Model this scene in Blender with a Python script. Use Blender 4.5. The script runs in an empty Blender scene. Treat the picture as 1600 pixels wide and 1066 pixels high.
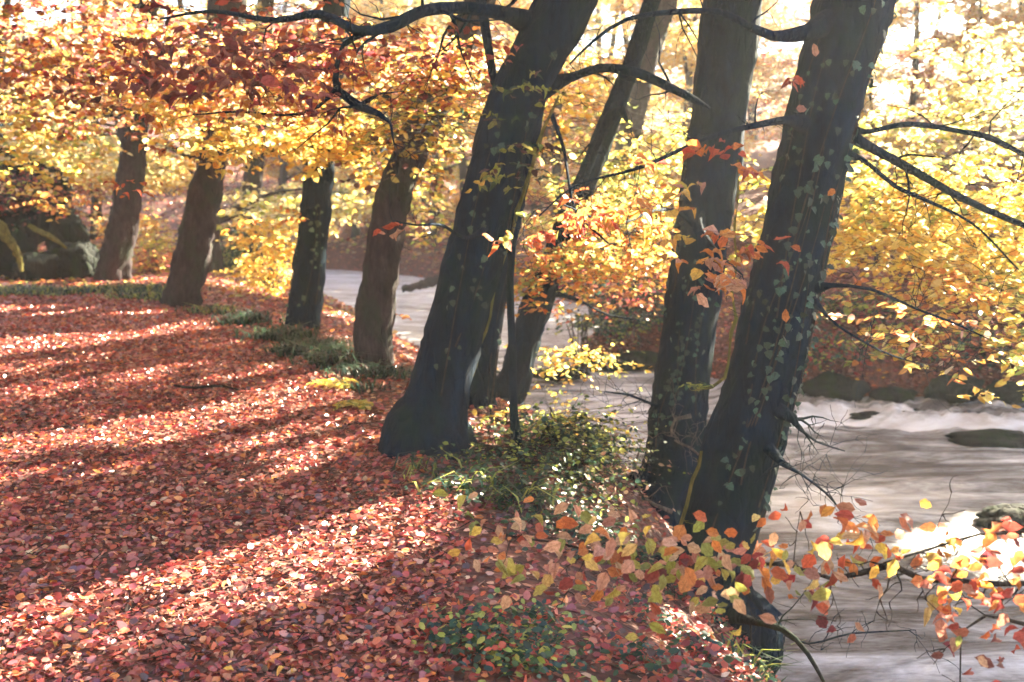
import bpy, math, random
import numpy as np
from mathutils import Vector, Matrix
R = math.radians
rng = np.random.default_rng(7)
random.seed(7)
sc = bpy.context.scene
COL = sc.collection

# ------------------------------------------------------------------ camera, sky, sun, exposure
FPX, HORIZ, CAMZ = 1600.0, 290.0, 1.7
PITCH = math.atan((533 - HORIZ) / FPX)
cd = bpy.data.cameras.new('camera'); cam = bpy.data.objects.new('camera', cd); COL.objects.link(cam)
cam.location = (0, 0, CAMZ); cam.rotation_euler = (R(90) - PITCH, 0, 0)
cd.sensor_width = 36; cd.lens = 36.0 * FPX / 1600; cd.clip_end = 600; cd.clip_start = .05
cd.dof.use_dof = True; cd.dof.focus_distance = 4.4; cd.dof.aperture_fstop = 2.8
sc.camera = cam
SUN_AZ, SUN_EL = R(45), R(28)
SUN = np.array([math.sin(SUN_AZ) * math.cos(SUN_EL), math.cos(SUN_AZ) * math.cos(SUN_EL), math.sin(SUN_EL)])
w = bpy.data.worlds.new('World'); sc.world = w; w.use_nodes = True
nt = w.node_tree; bg = nt.nodes['Background']
sky = nt.nodes.new('ShaderNodeTexSky'); sky.sky_type = 'NISHITA'; sky.sun_disc = False
sky.sun_elevation = SUN_EL; sky.sun_rotation = SUN_AZ; sky.dust_density = 1.0; sky.ozone_density = 3
nt.links.new(sky.outputs[0], bg.inputs[0]); bg.inputs[1].default_value = 0.05
sd_ = bpy.data.lights.new('sun', 'SUN'); sd_.energy = 5; sd_.angle = R(.5); sd_.color = (1, .87, .63)
sun = bpy.data.objects.new('sun', sd_); COL.objects.link(sun)
sun.rotation_euler = Vector(-SUN).to_track_quat('-Z', 'Y').to_euler()
sc.view_settings.view_transform = 'Standard'; sc.view_settings.look = 'None'
sc.view_settings.gamma = 1; sc.view_settings.use_curve_mapping = False
sc.view_settings.exposure = 4.0
HAZE_DENSITY = 0.0011
sc.render.engine = 'CYCLES'
sc.cycles.use_denoising = True
sc.cycles.volume_bounces = 1
sc.cycles.max_bounces = 7; sc.cycles.transmission_bounces = 5; sc.cycles.diffuse_bounces = 3
sc.cycles.caustics_reflective = False; sc.cycles.caustics_refractive = False
sc.cycles.sample_clamp_indirect = 6

# ------------------------------------------------------------------ geometry of the view: a pixel of the photograph at a depth -> a point of the place
CP, SP = math.cos(PITCH), math.sin(PITCH)
def ray(px, py):
    u, v = (px - 800) / FPX, -(py - 533) / FPX
    return np.array([u, CP + v * SP, -SP + v * CP])
def at(px, py, D):
    d = ray(px, py); return np.array([0, 0, CAMZ]) + d * (D / d[1])
def on_plane(px, py, z=0.):
    d = ray(px, py); return np.array([0, 0, CAMZ]) + d * ((z - CAMZ) / d[2])

# ------------------------------------------------------------------ tiny helpers
def tag(o, label=None, cat=None, group=None, kind=None):
    if label: o['label'] = label
    if cat: o['category'] = cat
    if group: o['group'] = group
    if kind: o['kind'] = kind
    return o
def thing(name, label, cat, loc, group=None):
    o = bpy.data.objects.new(name, None); COL.objects.link(o); o.location = tuple(loc); o.empty_display_size = .2
    return tag(o, label, cat, group)
def link(name, me, parent=None, mats=(), smooth=False):
    o = bpy.data.objects.new(name, me); COL.objects.link(o)
    if len(me.materials) == 0:
        for m in mats: me.materials.append(m)
    if parent is not None:
        o.parent = parent
        pm = Matrix.Identity(4); q = parent
        while q is not None: pm = Matrix.Translation(q.location) @ pm; q = q.parent
        o.matrix_parent_inverse = pm.inverted()          # vertices stay in world coordinates
    if smooth: me.polygons.foreach_set('use_smooth', np.ones(len(me.polygons), bool))
    return o
def raw_mesh(name, V, F, col=None, midx=None):
    """V (n,3); F (m,k) constant-size faces"""
    me = bpy.data.meshes.new(name)
    V = np.asarray(V, np.float32); F = np.asarray(F, np.int32); k = F.shape[1]
    me.vertices.add(len(V)); me.vertices.foreach_set('co', V.ravel())
    me.loops.add(F.size); me.loops.foreach_set('vertex_index', F.ravel())
    me.polygons.add(len(F)); me.polygons.foreach_set('loop_start', np.arange(0, F.size, k, dtype=np.int32))
    me.polygons.foreach_set('loop_total', np.full(len(F), k, np.int32))
    if midx is not None: me.polygons.foreach_set('material_index', np.asarray(midx, np.int32))
    me.update(calc_edges=True)
    if col is not None:
        a = me.color_attributes.new('Col', 'FLOAT_COLOR', 'POINT')
        c = np.ones((len(V), 4), np.float32); c[:, :3] = col; a.data.foreach_set('color', c.ravel())
    return me
def nz(x, y, s=1., seed=0.):
    """cheap smooth noise, about -1..1"""
    x = x * s; y = y * s; r = 0
    for i, (a, b, c) in enumerate(((1.0, .37, 1.3), (-.53, 1.12, 4.1), (1.71, -1.33, 2.2), (.41, 2.3, 5.7), (-2.9, .77, .9), (2.2, 3.1, 3.3))):
        r = r + np.sin(a * x + b * y + c + seed * (i + 1)) * (.9 ** i)
    return r / 2.9
def sstep(a, b, x):
    t = np.clip((x - a) / (b - a), 0, 1); return t * t * (3 - 2 * t)

# ------------------------------------------------------------------ the land
LEFT = np.array([(4.6, -25), (4.2, 0), (3.7, 2.4), (2.6, 3.8), (1.85, 5), (1.7, 6.2), (1.75, 7.2), (1.65, 8.5), (.85, 10.4), (.2, 13.5), (-1.2, 18), (-3.6, 25), (-6.5, 32), (-10, 36), (-18, 39), (-40, 41)], float)
RIGHT = np.array([(60, -25), (60, 8), (30, 12), (12, 13.2), (7.5, 14.4), (4.3, 14.9), (3.3, 16.3), (2.6, 17.5), (1.5, 17.7), (1.15, 18.4), (1.6, 19.6), (2.9, 21), (3.2, 24), (1.4, 29), (-1.2, 33.5), (-5, 38.5), (-14, 43), (-40, 46)], float)
RIVER = np.vstack([LEFT, RIGHT[::-1]])
def dist_poly(X, Y, P):
    d = np.full(X.shape, 1e9)
    for (ax, ay), (bx, by) in zip(P[:-1], P[1:]):
        ex, ey = bx - ax, by - ay
        t = np.clip(((X - ax) * ex + (Y - ay) * ey) / (ex * ex + ey * ey), 0, 1)
        d = np.minimum(d, np.hypot(X - ax - t * ex, Y - ay - t * ey))
    return d
def inside(X, Y, P):
    r = np.zeros(X.shape, bool); n = len(P)
    for i in range(n):
        (x1, y1), (x2, y2) = P[i], P[(i + 1) % n]
        if y1 == y2: continue
        r ^= ((y1 > Y) != (y2 > Y)) & (X < (x2 - x1) * (Y - y1) / (y2 - y1) + x1)
    return r
WATER_Z = -1.5
def land(X, Y, fine=True):
    X = np.asarray(X, float); Y = np.asarray(Y, float)
    dl, dr, ins = dist_poly(X, Y, LEFT), dist_poly(X, Y, RIGHT), inside(X, Y, RIVER)
    wid = np.interp(Y, [3, 5, 7, 9, 12, 14, 18, 30], [2.5, 2.05, 2.0, 2.5, 3.3, 4.4, 5.2, 5.5])
    t = np.clip(dl / wid, 0, 1)
    zl = WATER_Z + 1.5 * (1 - (1 - t) ** np.interp(Y, [5, 9], [1.7, 2.3]))
    hl = np.clip(dl - 9.5, 0, 200) * sstep(16.5, 21, Y)
    zl = zl + 9 * (1 - np.exp(-hl * .05)) + .35 * nz(X, Y, .6) * sstep(1, 5, hl)
    zr = WATER_Z + .55 * (1 - np.exp(-dr / .18)) + 10 * (1 - np.exp(-dr * .035)) + .22 * nz(X, Y, .9, 2) * sstep(.3, 2, dr)
    z = np.where(dl < dr, zl, zr)
    z = np.where(ins, WATER_Z - .02 - np.minimum(.8, .6 * np.minimum(dl, dr)), z)
    z = z + 5 * sstep(62, 110, Y)
    if fine:
        z = z + np.where(ins, 0, .018 * nz(X, Y, 3.1, 1) + .05 * nz(X, Y, 1.3, 4) * sstep(.1, .9, 1 - t) * (dl < dr))
    return z
def ground_hit(px, py):
    d = ray(px, py); T = np.linspace(2, 80, 3000)
    p = np.array([0, 0, CAMZ])[None] + d[None] * T[:, None]
    k = np.argmax(p[:, 2] < land(p[:, 0], p[:, 1])); return p[k]
# the lit strips of the path (gaps in the canopy, seen along the sun)
LIT_PX = [
    [(-300, 1010), (0, 940), (250, 880), (440, 800), (600, 742), (690, 720), (760, 770), (720, 850), (560, 925), (350, 985), (200, 1066), (0, 1300), (-300, 1300)],
    [(-400, 745), (0, 690), (250, 648), (450, 600), (500, 590), (560, 625), (480, 655), (300, 692), (0, 728), (-400, 790)],
    [(-300, 775), (0, 745), (120, 735), (200, 730), (120, 752), (0, 772), (-300, 800)],
    [(-300, 550), (0, 530), (180, 522), (340, 496), (360, 510), (230, 538), (0, 560), (-300, 575)],
    [(-200, 484), (0, 480), (150, 482), (300, 492), (200, 500), (0, 500), (-200, 500)],
    [(120, 884), (240, 850), (340, 830), (345, 846), (250, 874), (150, 895)],
    [(380, 800), (460, 762), (560, 718), (570, 728), (480, 775), (400, 806)],
    [(290, 602), (380, 585), (460, 588), (430, 605), (330, 612)],
    [(0, 620), (120, 610), (60, 632), (0, 636)],
]
LIT = [np.array([on_plane(x, y)[:2] for x, y in p]) for p in LIT_PX]
def lit(X, Y, jitter=.06):
    X = np.asarray(X, float); Y = np.asarray(Y, float)
    X = X + jitter * nz(X, Y, 6.5, 3) ; Y = Y + jitter * nz(X, Y, 5.1, 8)
    r = np.zeros(X.shape, bool)
    for p in LIT: r |= inside(X, Y, p)
    r |= (X > -.9 + .12 * nz(X, Y, 2)) & (X < .9) & (Y > 4.3) & (Y < 5.3) & (nz(X, Y, 4.3, 6) > -.1)
    r |= (X > -1.8) & (X < .9) & (Y > .9) & (Y < 2.4) & (nz(X, Y, 3.1, 9) > -.35)      # gap that lets the sun onto the hanging bough
    r |= (X > -1.9) & (X < 3) & (Y > 6.1) & (nz(X, Y, 2.3, 5) > .38)
    return r
CREST = np.array([on_plane(x, y)[:2] for x, y in [(730, 1400), (705, 1066), (722, 900), (715, 800), (690, 745), (600, 680), (530, 600), (400, 525), (330, 498), (230, 475), (120, 462), (0, 460), (-300, 455)]])
PATH = np.vstack([CREST, [(-40, CREST[-1][1]), (-40, -6), (CREST[0][0], -6)]])

# ------------------------------------------------------------------ materials
def mat(name):
    m = bpy.data.materials.new(name); m.use_nodes = True; n = m.node_tree; n.nodes.clear(); return m, n
def N(n, t, **k):
    o = n.nodes.new('ShaderNode' + t)
    for a, v in k.items(): setattr(o, a, v)
    return o
def ramp(n, src, stops):
    r = N(n, 'ValToRGB'); e = r.color_ramp.elements
    while len(e) < len(stops): e.new(.5)
    for q, (p, c) in zip(e, stops): q.position = p; q.color = (*c, 1) if len(c) == 3 else c
    n.links.new(src, r.inputs[0]); return r
def coords(n, scale, rot=(0, 0, 0), kind='Object'):
    tc = N(n, 'TexCoord'); mp = N(n, 'Mapping'); mp.inputs['Scale'].default_value = scale; mp.inputs['Rotation'].default_value = rot
    n.links.new(tc.outputs[kind], mp.inputs[0]); return mp.outputs[0]
def noise(n, vec, scale, detail=4, rough=.55):
    t = N(n, 'TexNoise'); t.inputs['Scale'].default_value = scale; t.inputs['Detail'].default_value = detail; t.inputs['Roughness'].default_value = rough
    n.links.new(vec, t.inputs['Vector']); return t.outputs[0]
def leaf_material(name, src, transl=.45, rough=.42, spec=.35, veins=False):
    m, n = mat(name); out = N(n, 'OutputMaterial')
    if src == 'attr': a = N(n, 'Attribute'); a.attribute_name = 'Col'; c = a.outputs['Color']
    else: a = N(n, 'ObjectInfo'); c = a.outputs['Color']
    v = coords(n, (1, 1, 1)); t = noise(n, v, 40 if not veins else 3.5, 6, .7)
    r = ramp(n, t, [(.3, (.62, .55, .5)), (.62, (1.1, 1.1, 1.1))] if not veins else [(.34, (.38, .24, .2)), (.5, (.85, .72, .6)), (.62, (1.15, 1.15, 1.1))])
    mx = N(n, 'MixRGB', blend_type='MULTIPLY'); mx.inputs[0].default_value = .8
    n.links.new(c, mx.inputs[1]); n.links.new(r.outputs[0], mx.inputs[2]); cc = mx.outputs[0]
    p = N(n, 'BsdfPrincipled'); p.inputs['Roughness'].default_value = rough; p.inputs['Specular IOR Level'].default_value = spec
    n.links.new(cc, p.inputs['Base Color'])
    if veins:
        uv = N(n, 'UVMap'); sep = N(n, 'SeparateXYZ'); n.links.new(uv.outputs[0], sep.inputs[0])
        ab = N(n, 'Math', operation='ABSOLUTE'); n.links.new(sep.outputs[0], ab.inputs[0])
        mu = N(n, 'Math', operation='MULTIPLY_ADD'); mu.inputs[1].default_value = -.75; n.links.new(ab.outputs[0], mu.inputs[0]); n.links.new(sep.outputs[1], mu.inputs[2])
        ml = N(n, 'Math', operation='MULTIPLY'); ml.inputs[1].default_value = 60; n.links.new(mu.outputs[0], ml.inputs[0])
        si = N(n, 'Math', operation='SINE'); n.links.new(ml.outputs[0], si.inputs[0])
        vr = ramp(n, si.outputs[0], [(.55, (1, 1, 1)), (.95, (.68, .58, .5))])
        mr = ramp(n, ab.outputs[0], [(.0, (.55, .45, .4)), (.035, (1, 1, 1))])
        m2 = N(n, 'MixRGB', blend_type='MULTIPLY'); m2.inputs[0].default_value = .8; n.links.new(cc, m2.inputs[1]); n.links.new(vr.outputs[0], m2.inputs[2])
        m3 = N(n, 'MixRGB', blend_type='MULTIPLY'); m3.inputs[0].default_value = .8; n.links.new(m2.outputs[0], m3.inputs[1]); n.links.new(mr.outputs[0], m3.inputs[2])
        cc = m3.outputs[0]; n.links.new(cc, p.inputs['Base Color'])
        b = N(n, 'Bump'); b.inputs['Strength'].default_value = .35; b.inputs['Distance'].default_value = .003
        n.links.new(si.outputs[0], b.inputs['Height']); n.links.new(b.outputs[0], p.inputs['Normal'])
    tr = N(n, 'BsdfTranslucent'); g = N(n, 'Gamma'); g.inputs[1].default_value = .82
    n.links.new(cc, g.inputs[0]); n.links.new(g.outputs[0], tr.inputs[0])
    ms = N(n, 'MixShader'); ms.inputs[0].default_value = transl
    n.links.new(p.outputs[0], ms.inputs[1]); n.links.new(tr.outputs[0], ms.inputs[2]); n.links.new(ms.outputs[0], out.inputs[0])
    return m
LEAF = leaf_material('leaf_cloud', 'attr', .55)
LEAF_ONE = leaf_material('leaf_single', 'obj', .5, veins=True)
LITTER = leaf_material('fallen_leaf', 'attr', .1, .4, .75)
LITTER_ONE = leaf_material('fallen_leaf_single', 'obj', .12, .38, .5, veins=True)
GREEN = leaf_material('green_leaf', 'attr', .35, .4, .4)
IVY = leaf_material('ivy_leaf', 'obj', .15, .35, .5, veins=True)
def bark(name, dark, light, moss=None, scale=1.):
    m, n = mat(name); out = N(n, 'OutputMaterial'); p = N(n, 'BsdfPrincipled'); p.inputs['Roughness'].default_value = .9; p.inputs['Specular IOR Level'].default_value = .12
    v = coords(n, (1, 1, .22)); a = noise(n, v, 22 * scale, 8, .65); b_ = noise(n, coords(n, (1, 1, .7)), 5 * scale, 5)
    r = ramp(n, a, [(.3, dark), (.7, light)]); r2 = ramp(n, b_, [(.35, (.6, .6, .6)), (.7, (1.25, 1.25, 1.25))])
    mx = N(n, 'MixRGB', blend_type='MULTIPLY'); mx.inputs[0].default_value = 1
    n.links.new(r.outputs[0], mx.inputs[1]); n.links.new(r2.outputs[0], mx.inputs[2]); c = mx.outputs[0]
    if moss:
        q = noise(n, coords(n, (1, 1, .5)), 3.1, 6, .7); f = ramp(n, q, [(.48, (0, 0, 0)), (.62, (1, 1, 1))])
        m2 = N(n, 'MixRGB'); n.links.new(f.outputs[0], m2.inputs[0]); n.links.new(c, m2.inputs[1]); m2.inputs[2].default_value = (*moss, 1); c = m2.outputs[0]
    n.links.new(c, p.inputs['Base Color'])
    fn = noise(n, coords(n, (1, 1, .8)), 75 * scale, 6, .7); vc = N(n, 'TexVoronoi', feature='DISTANCE_TO_EDGE'); vc.inputs['Scale'].default_value = 13 * scale; n.links.new(coords(n, (1, 1, .3)), vc.inputs['Vector'])
    b2 = N(n, 'Bump'); b2.inputs['Strength'].default_value = .8; b2.inputs['Distance'].default_value = .012; n.links.new(fn, b2.inputs['Height'])
    b3 = N(n, 'Bump'); b3.inputs['Strength'].default_value = .6; b3.inputs['Distance'].default_value = .02; vr = ramp(n, vc.outputs[0], [(0, (0, 0, 0)), (.12, (1, 1, 1))]); n.links.new(vr.outputs[0], b3.inputs['Height']); n.links.new(b2.outputs[0], b3.inputs['Normal'])
    bm = N(n, 'Bump'); n.links.new(b3.outputs[0], bm.inputs['Normal']); bm.inputs['Strength'].default_value = 1; bm.inputs['Distance'].default_value = .03
    n.links.new(a, bm.inputs['Height']); n.links.new(bm.outputs[0], p.inputs['Normal']); n.links.new(p.outputs[0], out.inputs[0])
    return m
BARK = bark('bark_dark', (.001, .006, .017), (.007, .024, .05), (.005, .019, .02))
BARK2 = bark('bark_brown', (.018, .014, .018), (.08, .06, .066), (.03, .038, .028))
TWIG = bark('twig_bark', (.02, .018, .02), (.07, .06, .05), None, 3)
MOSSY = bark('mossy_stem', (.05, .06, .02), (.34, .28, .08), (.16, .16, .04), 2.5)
ROCK = bark('mossy_rock', (.005, .007, .008), (.03, .034, .032), (.012, .026, .009), .5)
BARE = bark('pale_dead_wood', (.1, .08, .07), (.32, .26, .22), None, 3)

def ground_material():
    m, n = mat('woodland_floor'); out = N(n, 'OutputMaterial'); p = N(n, 'BsdfPrincipled'); p.inputs['Roughness'].default_value = .8
    v = coords(n, (1, 1, 1)); a = noise(n, v, 14, 8, .7); vo = N(n, 'TexVoronoi'); vo.inputs['Scale'].default_value = 16; n.links.new(v, vo.inputs['Vector'])
    r = ramp(n, a, [(.3, (.03, .017, .014)), (.5, (.1, .04, .03)), (.7, (.2, .085, .05))])
    hs = N(n, 'SeparateColor'); n.links.new(vo.outputs['Color'], hs.inputs[0])
    r2 = ramp(n, hs.outputs[0], [(0, (.5, .4, .4)), (1, (1.6, 1.2, 1))])
    mx = N(n, 'MixRGB', blend_type='MULTIPLY'); mx.inputs[0].default_value = 1; n.links.new(r.outputs[0], mx.inputs[1]); n.links.new(r2.outputs[0], mx.inputs[2])
    n.links.new(mx.outputs[0], p.inputs['Base Color'])
    b = N(n, 'Bump'); b.inputs['Distance'].default_value = .04; n.links.new(vo.outputs['Distance'], b.inputs['Height']); n.links.new(b.outputs[0], p.inputs['Normal'])
    n.links.new(p.outputs[0], out.inputs[0]); return m
GROUND = ground_material()
def water_material():
    m, n = mat('river_water'); out = N(n, 'OutputMaterial'); p = N(n, 'BsdfPrincipled')
    def nd(vec, sc_, det, ro, di):
        t = N(n, 'TexNoise'); t.inputs['Scale'].default_value = sc_; t.inputs['Detail'].default_value = det; t.inputs['Roughness'].default_value = ro; t.inputs['Distortion'].default_value = di; n.links.new(vec, t.inputs['Vector']); return t.outputs[0]
    v = coords(n, (.4, 1.5, 1), (0, 0, R(-20)))
    a = nd(v, .9, 10, .66, 1.6); b_ = nd(coords(n, (.5, 1.2, 1), (0, 0, R(12))), 1.7, 8, .6, .8); c_ = noise(n, v, 5, 8, .65); fine = noise(n, coords(n, (.6, 2, 1), (0, 0, R(-15))), 16, 5, .6)
    at_ = N(n, 'Attribute'); at_.attribute_name = 'Col'; sx = N(n, 'SeparateColor'); n.links.new(at_.outputs['Color'], sx.inputs[0])
    ad = N(n, 'Math', operation='MULTIPLY_ADD'); ad.inputs[1].default_value = .26; n.links.new(sx.outputs[0], ad.inputs[0]); n.links.new(a, ad.inputs[2])
    a3 = N(n, 'Math', operation='MULTIPLY_ADD'); a3.inputs[1].default_value = .18; n.links.new(fine, a3.inputs[0]); n.links.new(ad.outputs[0], a3.inputs[2])
    r = ramp(n, a3.outputs[0], [(.42, (.05, .047, .05)), (.53, (.11, .106, .112)), (.62, (.28, .285, .31)), (.78, (.7, .73, .8))])
    r2 = ramp(n, b_, [(.38, (.6, .56, .54)), (.6, (1.2, 1.2, 1.2))])
    mx = N(n, 'MixRGB', blend_type='MULTIPLY'); mx.inputs[0].default_value = .9; n.links.new(r.outputs[0], mx.inputs[1]); n.links.new(r2.outputs[0], mx.inputs[2])
    n.links.new(mx.outputs[0], p.inputs['Base Color']); p.inputs['Roughness'].default_value = .2; p.inputs['IOR'].default_value = 1.33
    b = N(n, 'Bump'); b.inputs['Strength'].default_value = .55; b.inputs['Distance'].default_value = .07; n.links.new(c_, b.inputs['Height'])
    b2 = N(n, 'Bump'); b2.inputs['Strength'].default_value = .4; b2.inputs['Distance'].default_value = .03; n.links.new(fine, b2.inputs['Height']); n.links.new(b.outputs[0], b2.inputs['Normal']); n.links.new(b2.outputs[0], p.inputs['Normal'])
    n.links.new(p.outputs[0], out.inputs[0]); return m
WATER = water_material()

# ------------------------------------------------------------------ the setting: ground, path, river
def axis(segs):
    return np.unique(np.concatenate([np.arange(a, b, s) for a, b, s in segs]))
xs = axis([(-150, -30, 4), (-30, -10, .6), (-10, 8, .11), (8, 24, .5), (24, 150, 4.5)]); ys = axis([(-40, 2, 1.5), (2, 20, .11), (20, 40, .35), (40, 75, 1.2), (75, 170, 5)])
gx, gy = np.meshgrid(xs, ys, indexing='ij'); gz = land(gx, gy)
I = np.arange(gx.size).reshape(gx.shape)
F = np.stack([I[:-1, :-1], I[1:, :-1], I[1:, 1:], I[:-1, 1:]], -1).reshape(-1, 4)
ground = link('ground', raw_mesh('ground', np.stack([gx, gy, gz], -1).reshape(-1, 3), F), None, [GROUND], True); tag(ground, kind='structure')
px_ = axis([(-40, -10, 1.), (-10, .6, .1)]); py_ = axis([(-6, 2, 1.), (2, 19, .1)])
hx, hy = np.meshgrid(px_, py_, indexing='ij'); J = np.arange(hx.size).reshape(hx.shape)
PF = np.stack([J[:-1, :-1], J[1:, :-1], J[1:, 1:], J[:-1, 1:]], -1).reshape(-1, 4)
pv = np.stack([hx, hy, land(hx, hy) + .02], -1).reshape(-1, 3); cen = pv[PF].mean(1)
keep = inside(cen[:, 0] + .12 * nz(cen[:, 0], cen[:, 1], 4), cen[:, 1], PATH); PF = PF[keep]
u_, inv = np.unique(PF, return_inverse=True)
path = link('path', raw_mesh('path', pv[u_], inv.reshape(-1, 4)), None, [GROUND], True); tag(path, kind='structure')

wx, wy = np.meshgrid(axis([(-42, -16, 1), (-16, -1, .4), (-1, 9, .06), (9, 60, .8)]), axis([(-25, 3, 1.5), (3, 20, .06), (20, 48, .5)]), indexing='ij')
def water_z(X, Y):
    z = WATER_Z + .02 * nz(X * .5, Y * 1.6, 1.6, 3) + .012 * nz(X * .6, Y * 2.4, 4.1, 5)
    wl = 13.9 - .05 * (X - 4) + .22 * np.sin(X * 1.7) + .08 * np.sin(X * 4.3 + 1)       # the low weir: crest and standing waves under it
    s = Y - wl; far = sstep(2.6, 3.6, X) * (1 - sstep(17, 19, Y))
    z = z + far * (.12 * sstep(-.3, .05, s) * (1 + .35 * nz(X, Y, 2.7) + .35 * nz(X, Y, 8.7, 2) + .12 * rng.normal(size=X.shape)) - .09 * np.exp(-((s + .45) / .22) ** 2) + .05 * np.exp(-((s + .85) / .2) ** 2) * (1 + .8 * nz(X, Y, 2.1, 3) + .5 * nz(X, Y, 9, 1)))
    z = z + .07 * np.exp(-((X - 3.2) / .9) ** 2 - ((Y - 9.8) / .5) ** 2) * (1 + .4 * nz(X, Y, 5))
    return z
K = np.arange(wx.size).reshape(wx.shape)
WF = np.stack([K[:-1, :-1], K[1:, :-1], K[1:, 1:], K[:-1, 1:]], -1).reshape(-1, 4)
wv = np.stack([wx, wy, water_z(wx, wy)], -1).reshape(-1, 3); cen = wv[WF].mean(1)
keep = inside(cen[:, 0], cen[:, 1], RIVER) | (np.minimum(dist_poly(cen[:, 0], cen[:, 1], LEFT), dist_poly(cen[:, 0], cen[:, 1], RIGHT)) < .8)
WF = WF[keep]; u_, inv = np.unique(WF, return_inverse=True)
wu = wv[u_]; ws = wu[:, 1] - (13.9 - .05 * (wu[:, 0] - 4) + .22 * np.sin(wu[:, 0] * 1.7) + .08 * np.sin(wu[:, 0] * 4.3 + 1))
foam_glare = 1.1 * np.exp(-((ws + .3) / .4) ** 2) * (wu[:, 0] > 3) + .9 * sstep(14, 24, wu[:, 1]) + .9 * np.exp(-((wu[:, 0] - 3.3) / 1.1) ** 2 - ((wu[:, 1] - 10) / .9) ** 2) + .5 * np.exp(-((wu[:, 0] - 1.6) / .8) ** 2 - ((wu[:, 1] - 14) / 2.5) ** 2)  # foam at weir and rapids; far water whitened for its blown-out brightness
foam_glare = np.clip(foam_glare + .12 * nz(wu[:, 0], wu[:, 1], 1.9, 2), 0, 1.2)
river = link('river', raw_mesh('river', wu, inv.reshape(-1, 4), np.repeat(foam_glare[:, None], 3, 1)), None, [WATER], True); tag(river, kind='structure')

# ------------------------------------------------------------------ leaves
def pal(names, n):
    P = {'Y': [(.82, .62, .13), (.85, .7, .25), (.78, .66, .14), (.86, .6, .1)], 'G': [(.8, .43, .07), (.78, .5, .1), (.7, .36, .08)],
         'O': [(.68, .24, .06), (.72, .3, .1), (.6, .17, .05)], 'R': [(.5, .09, .05), (.6, .12, .06), (.42, .07, .06)],
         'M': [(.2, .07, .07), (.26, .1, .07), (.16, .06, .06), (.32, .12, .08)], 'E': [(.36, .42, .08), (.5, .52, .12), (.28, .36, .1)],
         'D': [(.03, .075, .045), (.045, .1, .04), (.02, .055, .045)], 'P': [(.64, .38, .26), (.54, .27, .2), (.7, .5, .33)],
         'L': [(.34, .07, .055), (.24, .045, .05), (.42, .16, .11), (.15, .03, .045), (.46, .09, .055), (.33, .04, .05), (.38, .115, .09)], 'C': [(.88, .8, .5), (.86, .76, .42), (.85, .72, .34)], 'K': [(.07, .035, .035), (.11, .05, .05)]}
    t = [c for k in names for c in P[k]]
    c = np.array(t)[rng.integers(0, len(t), n)] * rng.uniform(.75, 1.15, (n, 1)) * rng.uniform(.92, 1.08, (n, 3))
    return np.clip(c, 0, .9)
def unit(v): return v / np.maximum(np.linalg.norm(v, axis=-1, keepdims=True), 1e-9)
def leaf_verts(pos, d, nrm, size, wide=.31, fold=.1):
    d = unit(d); s = unit(np.cross(nrm, d)); nn = np.cross(d, s); z = size[:, None]
    f = fold * rng.uniform(-.6, 1.4, (len(pos), 1)); dr = rng.uniform(-.15, .12, (len(pos), 1)); W = wide * rng.uniform(.75, 1.15, (len(pos), 1))
    o = [pos, pos + z * (d * .28 + s * W + nn * f), pos + z * (d * .68 + s * W * .85 + nn * (f + dr * .6)), pos + z * (d + nn * dr), pos + z * (d * .68 - s * W * .85 + nn * (f + dr * .6)), pos + z * (d * .28 - s * W + nn * f)]
    V = np.stack(o, 1).reshape(-1, 3); b = np.arange(len(pos))[:, None] * 6
    return V, np.concatenate([b + [0, 1, 2, 3], b + [0, 3, 4, 5]], 0)
def wire_verts(A, B, r):
    """thin three-sided rods from A to B"""
    d = unit(B - A); up = np.where(np.abs(d[:, 2:3]) > .9, [[1, 0, 0]], [[0, 0, 1]]); s = unit(np.cross(d, up)); t = np.cross(d, s); r = np.broadcast_to(r, (len(A),))[:, None]
    V = [q + k * (s * math.cos(a) + t * math.sin(a)) for q, k in ((A, r), (B, r * .45)) for a in (0, 2.094, 4.189)]
    V = np.stack(V, 1).reshape(-1, 3); b = np.arange(len(A))[:, None] * 6
    return V, np.concatenate([b + [0, 1, 4, 3], b + [1, 2, 5, 4], b + [2, 0, 3, 5]], 0)
def layout(c, rad, ntwig, size, per=(7, 12), length=(.3, .7), flat=.8, az=None, droop=.15, reject=None):
    """twigs with leaves set along both sides: leaf positions, axes, normals, sizes and twig ends"""
    c = np.asarray(c, float); rad = np.asarray(rad, float)
    u = unit(rng.normal(size=(ntwig, 3))) * rng.uniform(0, 1, (ntwig, 1)) ** .4
    A = c + u * rad
    a = rng.uniform(0, 2 * math.pi, ntwig) if az is None else az + rng.normal(0, .7, ntwig)
    L = rng.uniform(*length, ntwig)
    d = np.stack([np.cos(a), np.sin(a), rng.normal(-droop, .22, ntwig)], 1); d = unit(d)
    B = A + d * L[:, None]
    k = rng.integers(per[0], per[1] + 1, ntwig); idx = np.repeat(np.arange(ntwig), k)
    f = rng.uniform(.1, 1.02, len(idx)); pos = A[idx] + (B - A)[idx] * f[:, None]
    sgn = rng.choice([-1, 1], len(idx)); side = unit(np.cross(d[idx], [0, 0, 1.]))
    ax = unit(d[idx] * rng.uniform(.3, .9, (len(idx), 1)) + side * sgn[:, None] + rng.normal(0, .3, (len(idx), 3)) - [0, 0, .25])
    nrm = unit(np.array([0, 0, 1.]) + rng.normal(0, flat, (len(idx), 3)) + .4 * SUN[None] * flat)
    sz = size * rng.uniform(.6, 1.2, len(idx))
    if reject is not None:
        kp = ~reject(pos); pos, ax, nrm, sz = pos[kp], ax[kp], nrm[kp], sz[kp]
    return pos, ax, nrm, sz, A, B
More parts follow.
